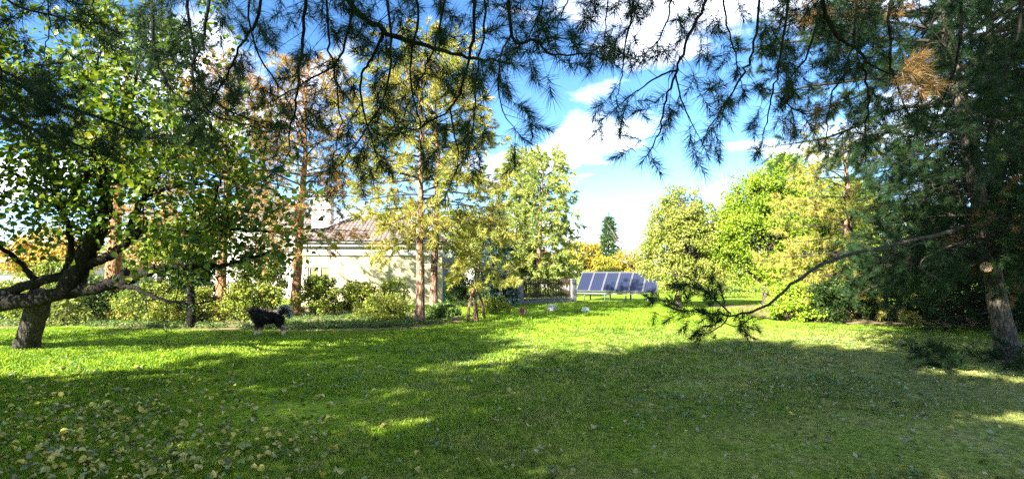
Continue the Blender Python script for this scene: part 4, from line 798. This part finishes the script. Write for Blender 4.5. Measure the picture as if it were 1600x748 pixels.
# ---- the big dark pine at the right
def build_right_pine():
    base = gd(1577, 560); t0, pn, P = pine_tree('big dark green pine at right with thick scaly trunk and cut stub', base, 12.5, .165, 2.1, lambda t: (1.7 + 2.5 * min(1, max(0, t - .12) * 4)) * (1 - t) ** .5 + .3, 401, SH_MIDN, M_NEEDLE_R, M_BARK_G, lean=(-1.7, 0.2), dz=.40, per=6, rise=(-.05, .6), droop=.3, side=1.15, sp=.13, step=.11, sub=.3, dead=.015, wav=.05, bend=.3, start=.2)
    o = np.array([base[0], base[1], 0]); rs = RS(402); p2 = Pine(403)
    # cut stub, its pale face to the viewer
    c = at(1541, 417, 9.72) - o; q = along(P, c[2] - .12); d = unit(c - q); MB().tube([q, q + (c - q) * .6, c], [.14, .105, .10], 12, cap=False).build('stub', M_BARK_G, t0, True); MB().tube([c - d * .01, c + d * .006], .092, 14).build('cut_face', M_CUT, t0)
    def low(pts, r, r1, **k): p2.bough([at(*x) - o for x in pts], r, r1, k.get('side', .4), k.get('sp', .13), start=k.get('start', .5), droop=k.get('droop', .2), flat=.4, step=.12, sub=.3, bare=k.get('bare', .2), ssc=k.get('ssc', 1.0), dead=k.get('dead', 0)).build('branch', M_TWIG_B, t0, True)
    low([(1565, 338, 9.9), (1480, 362, 9.2), (1385, 384, 8.6), (1300, 406, 8.1), (1245, 438, 7.8), (1195, 478, 7.6), (1150, 491, 7.5), (1105, 490, 7.4), (1050, 480, 7.3)], .036, .007, start=.86, side=.42, sp=.06, bare=0)
    low([(1142, 490, 7.5), (1120, 470, 7.5), (1100, 452, 7.5), (1085, 440, 7.5)], .012, .006, start=.2, sp=.05, side=.32, bare=0)
    low([(1138, 490, 7.5), (1132, 504, 7.4), (1118, 514, 7.3), (1108, 520, 7.3)], .012, .006, start=.5, sp=.05, side=.22, bare=.1)
    low([(1132, 504, 7.4), (1150, 510, 7.3), (1165, 502, 7.2)], .008, .005, start=.3, sp=.06, side=.14)
    low([(1060, 484, 7.3), (1040, 478, 7.3), (1020, 468, 7.3)], .007, .004, start=.3, sp=.07, side=.14)
    low([(1480, 362, 9.2), (1400, 395, 8.9), (1370, 412, 8.8)], .02, .006, bare=.8, side=.5, sp=.2, start=.3); low([(1520, 370, 9.5), (1440, 408, 9.0), (1470, 440, 8.8)], .02, .006, bare=.85, side=.6, sp=.18, start=.3)
    low([(1575, 395, 9.9), (1500, 420, 9.5), (1455, 432, 9.2)], .018, .006, bare=.7, side=.5, sp=.15, start=.3); low([(1575, 430, 9.9), (1640, 440, 9.2), (1700, 450, 9)], .018, .006, bare=.5, side=.4, sp=.15)
    low([(1600, 540, 9.9), (1560, 572, 9.5), (1500, 574, 9.2), (1440, 548, 9.0)], .022, .008, start=.1, side=.36, sp=.06, ssc=1.1, bare=0, droop=0); low([(1580, 545, 9.9), (1610, 580, 9.0), (1580, 598, 8.7), (1545, 600, 8.6)], .02, .008, start=.3, side=.3, sp=.09, ssc=1.1, bare=.0, droop=0)
    low([(1590, 540, 9.8), (1650, 590, 9.0), (1700, 600, 8.7)], .02, .008, start=.3, side=.3, sp=.10, bare=.0, droop=0)
    for k in range(34):                       # low boughs that fill the space under the crown
        py = rs.uniform(300, 455); px = rs.uniform(1400 if py < 390 else 1320, 1690); Y = rs.uniform(9.0, 13.0); e = at(px, py, Y) - o; e[2] = max(e[2], .35); s0 = along(P, max(.9, e[2] + rs.uniform(.1, .6)))
        p2.bough([s0, (s0 + e) / 2 + [0, 0, .15], e], .02, .006, .8, .12, start=.25, droop=.2, flat=.4, step=.11, sub=.3, bare=.1, dead=.05).build('branch', M_TWIG, t0)
    p2.needles(SH_MIDN, M_NEEDLE_R, t0, name='low_needles')
build_right_pine()

# ---- pines in front of the house
def gy(py): return CAMH * FPX / (py - HOR)
pine_tree('tall pine with rusty brown needles left of the white chimney', gd(461, 489), 9.6, .19, 3.0, lambda t: 2.9 * min(1, .5 + 2 * t) * (1 - t) ** .5 + .4, 501, SH_MID, M_NEEDLE_BR, M_BARK_O, lean=(.25, 0), dz=.45, per=4, rise=(-.05, .7), side=.85, sp=.17, step=.14, ssc=1.15, bare=.12, stubs=6, bend=.1)
pine_tree('left pine of the close pair in front of the house', gd(656, 506), 8.6, .14, 2.7, lambda t: 2.9 * min(1, .45 + 2.2 * t) * (1 - t) ** .5 + .4, 502, SH_MID, M_NEEDLE_Y, M_BARK_P, lean=(.1, .1), dz=.45, per=4, rise=(-.05, .7), side=.9, sp=.17, step=.14, bare=.06, stubs=2, ssc=1.15)
pine_tree('right pine of the close pair in front of the house', gd(677, 500), 9.2, .14, 3.0, lambda t: 3.0 * min(1, .45 + 2.2 * t) * (1 - t) ** .5 + .4, 503, SH_MID, M_NEEDLE_Y, M_BARK_P, lean=(.1, 0), dz=.45, per=4, rise=(-.05, .7), side=.9, sp=.17, step=.14, bare=.06, stubs=2, ssc=1.15)
pine_tree('pine with orange lit trunk between the shrubs left of the dog', gd(343, 501), 8.5, .17, 2.6, lambda t: 2.7 * (1 - t) ** .5 + .3, 504, SH_MID, M_NEEDLE_BR, M_BARK_O, lean=(-.1, .2), dz=.45, per=5, side=.8, sp=.17, step=.14, bare=.08, stubs=3, ssc=1.1)
pine_tree('pine with reddish trunk behind the shrubs at far left', gd(172, 499), 9.0, .26, 3.4, lambda t: 2.4 * (1 - t) ** .6 + .3, 505, SH_MID, M_NEEDLE_Y, M_BARK_O, lean=(.1, .2), dz=.6, per=4, side=.8, sp=.24, step=.18, bare=.25, stubs=2)
pine_tree('small pine on leaning bare stems right of the arborvitae', gd(740, 502), 3.3, .045, 1.55, lambda t: 1.15 * (1 - t) ** .5 + .25, 506, SH_MID, M_NEEDLE_Y, M_BARK_P, lean=(.25, .1), dz=.28, per=5, rise=(-.15, .4), side=.6, sp=.15, step=.13)
for i, (x0_, x1_) in enumerate(((731, 741), (746, 741), (757, 745))):
    a_, b_ = gd(x0_, 502 - i * 2), at(x1_, 448, gy(502)); MB().tube(curve([a_ - [0, 0, .05], (a_ + b_) / 2 + [.05 * (i - 1), 0, 0], b_], 8), np.linspace(.05, .035, 8), 8, rough=.1, rs=RS(5)).build('leaning_stem', M_BARK_P, [o for o in bpy.data.objects if o.get('label', '').startswith('small pine on leaning')][0])
    bpy.data.objects[[o.name for o in bpy.data.objects if o.name.startswith('leaning_stem')][-1]].matrix_parent_inverse = Matrix.Translation(-Vector([o for o in bpy.data.objects if o.get('label', '').startswith('small pine on leaning')][0].location))
pine_tree('pale yellow green pine with broad open crown behind the fence', at(838, 425, 36), 9.4, .18, 1.2, lambda t: 2.7 * (1 - t) ** .5 + .5, 507, SH_FAR, M_NEEDLE_P, M_BARK_P, lean=(.5, 0), dz=.42, per=6, rise=(-.05, .6), side=1.1, sp=.24, step=.2, bare=.0)
pine_tree('slim pale pine left of the broad one behind the fence', at(797, 425, 38), 9.9, .17, 1.5, lambda t: 2.0 * (1 - t) ** .5 + .4, 508, SH_FAR, M_NEEDLE_P, M_BARK_P, lean=(.2, 0), dz=.45, per=6, rise=(-.05, .6), side=1.0, sp=.25, step=.2, bare=.0)
pine_tree('yellowish pine above the shrubs behind the big dark pine', at(1330, 425, 19), 6.4, .2, 1.0, lambda t: 3.0 * (1 - t) ** .5 + .4, 509, SH_MID, M_NEEDLE_Y, M_BARK_P, dz=.36, per=5, rise=(-.05, .5), side=.9, sp=.18, step=.15)
pine_tree('dark pine behind the big trunk at the right edge', at(1560, 425, 15.5), 11, .2, .6, lambda t: 2.6 * (1 - t) ** .5 + .4, 510, SH_MID, M_NEEDLE_R, M_BARK_G, dz=.36, per=5, rise=(-.05, .5), side=1.0, sp=.18, step=.15, ssc=1.1)
pine_tree('dark pine at the far right behind the trunk', at(1690, 425, 14.5), 10, .2, .6, lambda t: 3.2 * (1 - t) ** .5 + .4, 511, SH_MID, M_NEEDLE_R, M_BARK_G, dz=.38, per=5, rise=(-.05, .5), side=1.0, sp=.2, step=.15, ssc=1.1)
spruce('dark blue green spruce left of the fence', at(777, 425, 25), 4.4, .8, M_NEEDLE_BL, 512, dz=.2, per=8, sp=.14, step=.13, side=.4)
spruce('slender dark spruce rising behind the solar collectors', at(952, 425, 58), 7.4, 1.7, M_NEEDLE_SP, 513, dz=.28, per=9, sp=.3, step=.26, ssc=1.7, side=.6)
spruce('tiny spruce growing at the lawn edge under the left tree', gd(98, 508), 1.15, .75, M_NEEDLE_P, 514, dz=.11, per=7, r=.03, ssc=.45, sp=.09, step=.08, side=.25)

# ---- broadleaf trees
broadleaf('round olive green tree right of the solar collectors', at(1058, 425, 24.5), .16, 1.3, [(.1, 0, 3.0, 1.6, 1.3, 1.7), (-.8, .1, 2.4, 1.1, 1.1, 1.3), (1.0, .2, 2.3, 1.2, 1.0, 1.3), (.2, -.3, 4.4, 1.1, 1.0, 1.2), (-.5, -.2, 3.8, 1.0, .9, 1.0), (1.1, 0, 3.7, 1.0, .9, 1.1), (.0, -.7, 1.5, 1.3, .7, .8), (-.2, 0, 5.0, .5, .5, .6), (1.5, .2, 1.6, .8, .8, .7)], 520, .32, 95, .085, M_LEAF_O, 601, lean=(.1, 0))
broadleaf('large bright green tree standing right of centre', at(1200, 425, 24), .26, 1.3, [(0, 0, 3.3, 2.1, 1.7, 1.9), (-1.4, .2, 3.4, 1.2, 1.3, 1.5), (1.2, 0, 2.8, 1.8, 1.5, 1.9), (.5, .2, 5.3, 1.7, 1.5, 1.4), (-.6, 0, 5.0, 1.3, 1.1, 1.2), (1.9, .1, 4.6, 1.5, 1.3, 1.6), (.6, -.8, 1.4, 1.6, .8, 1.0), (1.9, -.3, 1.4, 1.3, .9, 1.1), (3.0, 0, 3.4, 1.4, 1.2, 1.8), (1.0, 0, 6.3, .8, .8, .6), (3.9, .2, 4.6, 1.2, 1.2, 1.4), (-1.9, .3, 2.4, .6, .8, .9)], 1000, .40, 100, .095, M_LEAF_G, 602)
broadleaf('yellow crowned tree beyond the fence', at(908, 425, 52), .2, 1.6, [(0, 0, 3.2, 2.0, 1.8, 1.5), (-1.2, 0, 2.4, 1.5, 1.5, 1.3), (1.4, 0, 2.3, 1.6, 1.5, 1.3)], 200, .5, 60, .2, M_LEAF_Y, 603)
broadleaf('low orange yellow tree behind the solar collectors', at(985, 425, 56), .16, 1.2, [(0, 0, 2.6, 1.7, 1.5, 1.3), (-1.3, 0, 1.7, 1.2, 1.2, 1.0), (1.3, 0, 1.8, 1.3, 1.2, 1.0)], 140, .5, 60, .2, M_LEAF_Y, 604)
broadleaf('yellow bush like tree rising above the picket fence', at(862, 425, 42), .12, .9, [(0, 0, 1.9, 1.5, 1.2, 1.1), (-.9, 0, 1.5, .9, .9, .8), (1.0, 0, 1.4, .9, .9, .8)], 130, .35, 70, .14, M_LEAF_Y, 605)
broadleaf('light green tree behind the house end', at(745, 425, 34), .18, 1.8, [(0, 0, 3.4, 1.8, 1.5, 1.6), (-1.0, 0, 4.4, 1.4, 1.3, 1.2), (1.2, 0, 2.6, 1.3, 1.3, 1.3)], 200, .4, 70, .13, M_LEAF_O, 606)
broadleaf('orange leaved tree behind the shrubs at far left', at(75, 425, 34), .18, 1.6, [(0, 0, 3.0, 2.2, 1.5, 1.4), (1.8, 0, 2.4, 1.3, 1.2, 1.0), (-2.0, 0, 2.4, 1.5, 1.2, 1.2)], 180, .45, 60, .16, leafmat('orange leaves', [(.34, .20, .05), (.50, .30, .06), (.56, .42, .10), (.30, .28, .06)], .4, .5, .5), 607)
broadleaf('tall green tree behind the left shrubs', at(250, 425, 38), .22, 2.0, [(0, 0, 4.0, 2.6, 2.0, 2.0), (-2.2, 0, 3.2, 1.7, 1.6, 1.5), (2.2, 0, 3.0, 1.7, 1.6, 1.5)], 240, .5, 60, .18, M_LEAF_O, 608)
broadleaf('pale green tree behind the rusty pine', at(400, 425, 40), .2, 2.0, [(0, 0, 5.2, 2.2, 2.0, 2.2), (-2.2, 0, 4.2, 1.8, 1.6, 1.8)], 200, .5, 60, .18, M_LEAF_G, 609)
for i, (px, Y, h_, w_, mt, lab) in enumerate([(-60, 46, 6, 4, M_LEAF_O, 'leafy tree at the far left edge'), (1130, 44, 5.2, 4, M_LEAF_G, 'tree glimpsed between the olive tree and the bright green tree'), (1420, 34, 6, 4.5, M_LEAF_G, 'bright tree behind the dark pines at right'), (1600, 32, 6, 4.5, M_LEAF_Y, 'yellow tree behind the dark pines at the right edge'), (1300, 36, 6.5, 4.5, M_LEAF_G, 'tree behind the yellowish pine at right'), (700, 70, 6, 5, M_LEAF_O, 'far tree behind the house')]):
    broadleaf(lab, at(px, 425, Y), .2, 1.5, [(0, 0, h_ * .62, w_ * .6, w_ * .4, h_ * .34), (-w_ * .4, 0, h_ * .4, w_ * .4, w_ * .35, h_ * .3), (w_ * .4, 0, h_ * .38, w_ * .4, w_ * .35, h_ * .3)], 170, .55, 55, .2, mt, 620 + i)
# a bare tree against the cloud
def bare_tree(label, base, h, seed):
    rs = RS(seed); t0 = thing('bare_tree', label, 'tree', (base[0], base[1], 0)); S0, S1, Q0, Q1 = [], [], [], []
    MB().tube([[0, 0, -.1], [.05, 0, h * .25], [0, .05, h * .5]], [.10, .08, .06], 8).build('trunk', M_BARK_G, t0, True)
    def gr(p, d, ln, r, lev):
        k = 4; cur = p; dd = unit(d)
        for i in range(k):
            dd = unit(dd + rs.normal(size=3) * .16 + [0, 0, .08]); nx = cur + dd * ln / k; S0.append(cur); S1.append(nx); Q0.append(r * (1 - .15 * i)); Q1.append(r * (.85 - .15 * i)); cur = nx
            if lev < 3: gr(cur, unit(dd + rdir(rs, 1)[0] * .7), ln * rs.uniform(.45, .65), r * .55, lev + 1)
    for k in range(6): gr(np.array([0, 0, h * (.2 + .05 * k)]), np.array([math.cos(k * 2.4), math.sin(k * 2.4), 1.2]), h * .5, .05, 1)
    MB().sticks(S0, S1, np.array(Q0), np.array(Q1)).build('branches', M_TWIG_G, t0, kind='stuff')
bare_tree('bare leafless tree left of the olive tree', at(1000, 425, 46), 5.4, 651)

# ---- shrubs
def sh(label, px, py, wpx, top, mat, seed, dep=.8, **k):
    b_ = gd(px, py); Y = b_[1]; k['n'] = int(k.get('n', 2600) * 1.7); k['size'] = k.get('size', .07) * 1.1; h = CAMH + (HOR - top) * Y / FPX; return shrub(label, b_, wpx * Y / FPX / 2, dep, h, mat, seed, **k)
sh('dense dark green shrub under the house window', 500, 492, 70, 430, M_LEAF_B, 701, ncl=90, n=4200, clr=.2, size=.075)
sh('reddish leaved shrub in front of the middle of the house wall', 560, 490, 70, 438, M_LEAF_B, 702, ncl=80, n=3400, clr=.2, size=.075)
sh('sparse tall shrub left of the pine pair', 615, 490, 60, 436, M_LEAF_B, 703, ncl=55, n=1500, clr=.22, size=.075)
sh('low yellow green sunlit shrub in front of the house', 598, 503, 90, 460, M_LEAF_BY, 704, ncl=80, n=3200, clr=.17, size=.06)
sh('leafy plants at the foot of the pine pair', 690, 501, 60, 474, M_COVER, 705, ncl=50, n=2000, clr=.14, size=.08, dep=.6)
sh('tangled green shrub behind the dog', 405, 497, 110, 398, M_LEAF_B, 706, ncl=130, n=5200, clr=.24, size=.08)
sh('yellow green shrub right of the orange lit trunk', 372, 501, 60, 440, M_LEAF_BY, 707, ncl=70, n=2400, clr=.18, size=.065)
sh('sunlit shrub between the dark post and the orange trunk', 310, 502, 70, 450, M_LEAF_BY, 708, ncl=70, n=2600, clr=.18, size=.065)
sh('bushy green shrub left of the dark post', 235, 502, 110, 440, M_LEAF_B, 709, ncl=110, n=4600, clr=.2, size=.07)
sh('bright low shrub at the edge of the left bed', 265, 506, 80, 462, M_LEAF_BY, 710, ncl=70, n=2600, clr=.16, size=.06, dep=.6)
sh('dark green shrub behind the reddish trunk', 140, 500, 120, 436, M_LEAF_D, 711, ncl=110, n=4400, clr=.22, size=.075)
sh('shrub behind the left trunk', 20, 500, 130, 440, M_LEAF_B, 712, ncl=100, n=4200, clr=.22, size=.075)
sh('tall dark shrub in the gap left of the rusty pine', 300, 490, 120, 400, M_LEAF_D, 713, ncl=120, n=4600, clr=.28, size=.09)
sh('tall shrub behind the far left trunks', 90, 490, 160, 405, M_LEAF_B, 714, ncl=120, n=4600, clr=.3, size=.09)
sh('yellow shrub at left edge behind the thick limb', -70, 500, 160, 430, M_LEAF_BY, 715, ncl=90, n=3600, clr=.24, size=.08)
sh('narrow bright green arborvitae beside the house corner', 703, 478, 16, 428, M_LEAF_C, 716, ncl=70, n=2400, clr=.12, size=.05, dep=.3, name='arborvitae')
sh('dark arborvitae right of the bright one', 720, 479, 22, 425, M_LEAF_D, 717, ncl=70, n=2600, clr=.14, size=.06, dep=.35, name='arborvitae')
sh('dark shrub behind the leaning pine stems', 755, 480, 60, 432, M_LEAF_D, 718, ncl=70, n=2600, clr=.2, size=.08)
sh('low drooping evergreen at the foot of the leaning pine', 770, 490, 56, 462, M_LEAF_BY, 719, ncl=60, n=2400, clr=.16, size=.06, dep=.6)
sh('bright green shrub right of the bright tree trunk', 1238, 502, 80, 440, M_LEAF_G, 720, ncl=90, n=3800, clr=.2, size=.075)
sh('dark green shrub right of the bright tree', 1290, 503, 70, 436, M_LEAF_D, 721, ncl=90, n=3600, clr=.2, size=.07)
for i, px in enumerate((1345, 1405, 1465, 1530, 1600, 1680)):
    sh(('dark hedge shrub first right of the bright tree', 'dark hedge shrub second right of the bright tree', 'dark hedge shrub third right of the bright tree', 'dark hedge shrub just left of the thick trunk', 'dark hedge shrub just right of the thick trunk', 'dark hedge shrub at the right edge')[i], px, 500, 90, 395, M_LEAF_D, 722 + i, ncl=90, n=3400, clr=.3, size=.09, group='dark hedge along the right')
for i, (px, Y, h_) in enumerate(((802, 34, 1.9), (820, 36, 1.7), (834, 35, 1.8))):
    shrub(('left', 'middle', 'right')[i] + ' one of three small pointed conifers behind the picket fence', at(px, 425, Y), .32, .32, h_ + .3, M_LEAF_C, 740 + i, n=900, ncl=40, clr=.16, size=.09, name='small_conifer', group='pointed conifers behind the fence')
for i, (px, Y) in enumerate(((1010, 42), (950, 46), (1080, 40), (1140, 34), (740, 37), (1175, 45))):
    shrub(('hedge bush behind the right end of the solar collectors', 'hedge bush behind the middle of the solar collectors', 'hedge bush behind the olive tree', 'hedge bush in the gap beside the olive tree', 'dark hedge bush behind the small leaning pine', 'far hedge bush behind the bright green tree')[i], at(px, 425, Y), 2.2, 1.2, (1.9, 1.9, 1.9, 1.9, 2.6, 2.2)[i], M_LEAF_B, 750 + i, n=2400, ncl=70, clr=.35, size=.12)
# dark slim trunk in the left bed
q_ = gd(297, 512); t0 = thing('dead_trunk', 'slim black ivy covered trunk at the edge of the left bed', 'tree', (q_[0], q_[1], 0)); MB().tube(curve([[0, 0, -.1], [.02, 0, .6], [-.03, .02, 1.3], [.02, 0, 2.2]], 12), np.linspace(.12, .07, 12), 10, rough=.15, rs=RS(6)).build('trunk', M_BARK_D, t0, True)
_r = RS(8); cm = MB(); cc = np.stack([_r.normal(size=30) * .06, _r.normal(size=30) * .06, _r.uniform(.05, 2.1, 30)], 1); leaf_mass(cm, cc, np.full(30, .12), 22, .06, _r); cm.build('ivy', M_LEAF_D, t0, kind='stuff')

# ---- ground cover along the bed edge, weeds and fallen leaves
def cover(name, label, pts, mat, size, nl, clr, seed):
    rs = RS(seed); cm = MB(); leaf_mass(cm, pts, np.full(len(pts), clr) * rs.uniform(.5, 1.3, len(pts)), nl, size, rs, squash=.5, up=.9); return cm.build(name, mat, kind='stuff', label=label, cat='plants')
M_WEED = leafmat('weed leaves', [(.06, .13, .04), (.12, .22, .07), (.20, .30, .13)], .3, 1.5, .6, .5, .3)
_r = RS(61); n_ = 2600; px = _r.uniform(-80, 700, n_); py = np.interp(px, [-60, 100, 300, 480, 640, 720], [512, 510, 515, 516, 512, 503]) - 1 - _r.random(n_) ** 1.6 * 22; k = (_r.random(n_) < np.interp(px, [0, 100, 200, 330, 380, 480, 700], [.3, .25, .7, .4, .3, 1, .9]))
cover('ground_cover', 'low green ground cover along the edge of the bed', np.array([gd(a_, b_) + [0, 0, .07] for a_, b_ in zip(px[k], py[k])]), M_COVER, .07, 16, .2, 62)
P = wedge(4200, 4.2, 15, RS(63)); k = RS(64).random(len(P)) < np.clip(1.2 - np.abs(P[:, 1] - 10) / 5, .2, 1) * np.clip(np.sin(P[:, 0] * 1.3 + 2 * np.sin(P[:, 1] * .6)) * np.sin(P[:, 1] * 1.1 + P[:, 0] * .4) * 1.6, .06, 1); P = P[k] + [0, 0, .03]
cover('lawn_weeds', 'small broad leaved weeds in the grass', P, M_WEED, .045, 8, .09, 65)
rs = RS(66)
def leaf_spots(n, rs):
    px = rs.uniform(-60, 660, n); py = rs.uniform(575, 790, n); w = np.clip(1.15 - np.hypot((px - 150) / 420, (py - 660) / 150), .02, 1); k = rs.random(n) < w; return px[k], py[k]
px, py = leaf_spots(3600, rs); P = np.array([gd(a_, b_) for a_, b_ in zip(px, py)])
q = rs.random((420, 2)); P2 = np.array([gd(-50 + a_ * 1700, 535 + 260 * b_ ** .8) for a_, b_ in q]); P = np.concatenate([P, P2]); P[:, 2] = .022 + rs.uniform(0, .03, len(P))
R = leaf_frames(unit(rs.normal(size=(len(P), 3)) * .42 + [0, 0, 1.0]), rs, 0.0); sz = .055 * rs.uniform(.4, 1.5, len(P)); inv = (P[:, 1] > 4.3) & (np.abs(P[:, 0]) < P[:, 1] * .93)
show = sz / P[:, 1] * inv; big = np.zeros(len(P), bool); big[np.argsort(-show)[:300]] = True
LF = (LEAFB[0] * [.85, 1, 2.6] + np.array([0, 0, 0]), LEAFB[1])
MB().inst(LF[0], LF[1], P[~big], R[~big], sz[~big]).build('leaf_litter', M_FALLEN, None, True, kind='stuff', label='smaller fallen leaves scattered over the grass', cat='leaves')
me = MB().add(*LF).mesh('fallen_leaf', M_FALLEN_O, True)
for i in np.where(big)[0]:
    lf = link('fallen_leaf', me, None, 'yellowish fallen leaf lying on the shaded grass', 'leaf', 'fallen leaves on the near lawn'); lf.matrix_world = Matrix.Translation(Vector(P[i])) @ Matrix([[*R[i][0]], [*R[i][1]], [*R[i][2]]]).to_4x4() @ Matrix.Scale(float(sz[i]), 4)
# pale bits of litter under the pines at the right
rs = RS(67); P = wedge(9000, 3.6, 12, rs); P = P[rs.random(len(P)) < np.clip(1.05 - np.hypot(P[:, 0] - 5, P[:, 1] - 5.5) / 7, 0.06, 1) * .6]; P[:, 2] = .03; R = leaf_frames(unit(rs.normal(size=(len(P), 3)) * .5 + [0, 0, 1.0]), rs, 0)
MB().inst(LEAF2[0], LEAF2[1], P, R, .045 * rs.uniform(.5, 1.4, len(P))).build('dry_litter', leafmat('dry litter', [(.10, .09, .05), (.20, .18, .10), (.34, .33, .24), (.24, .30, .18)], .1, 2, .8), None, kind='stuff', label='small pale dry leaves in the grass under the pines', cat='leaves')
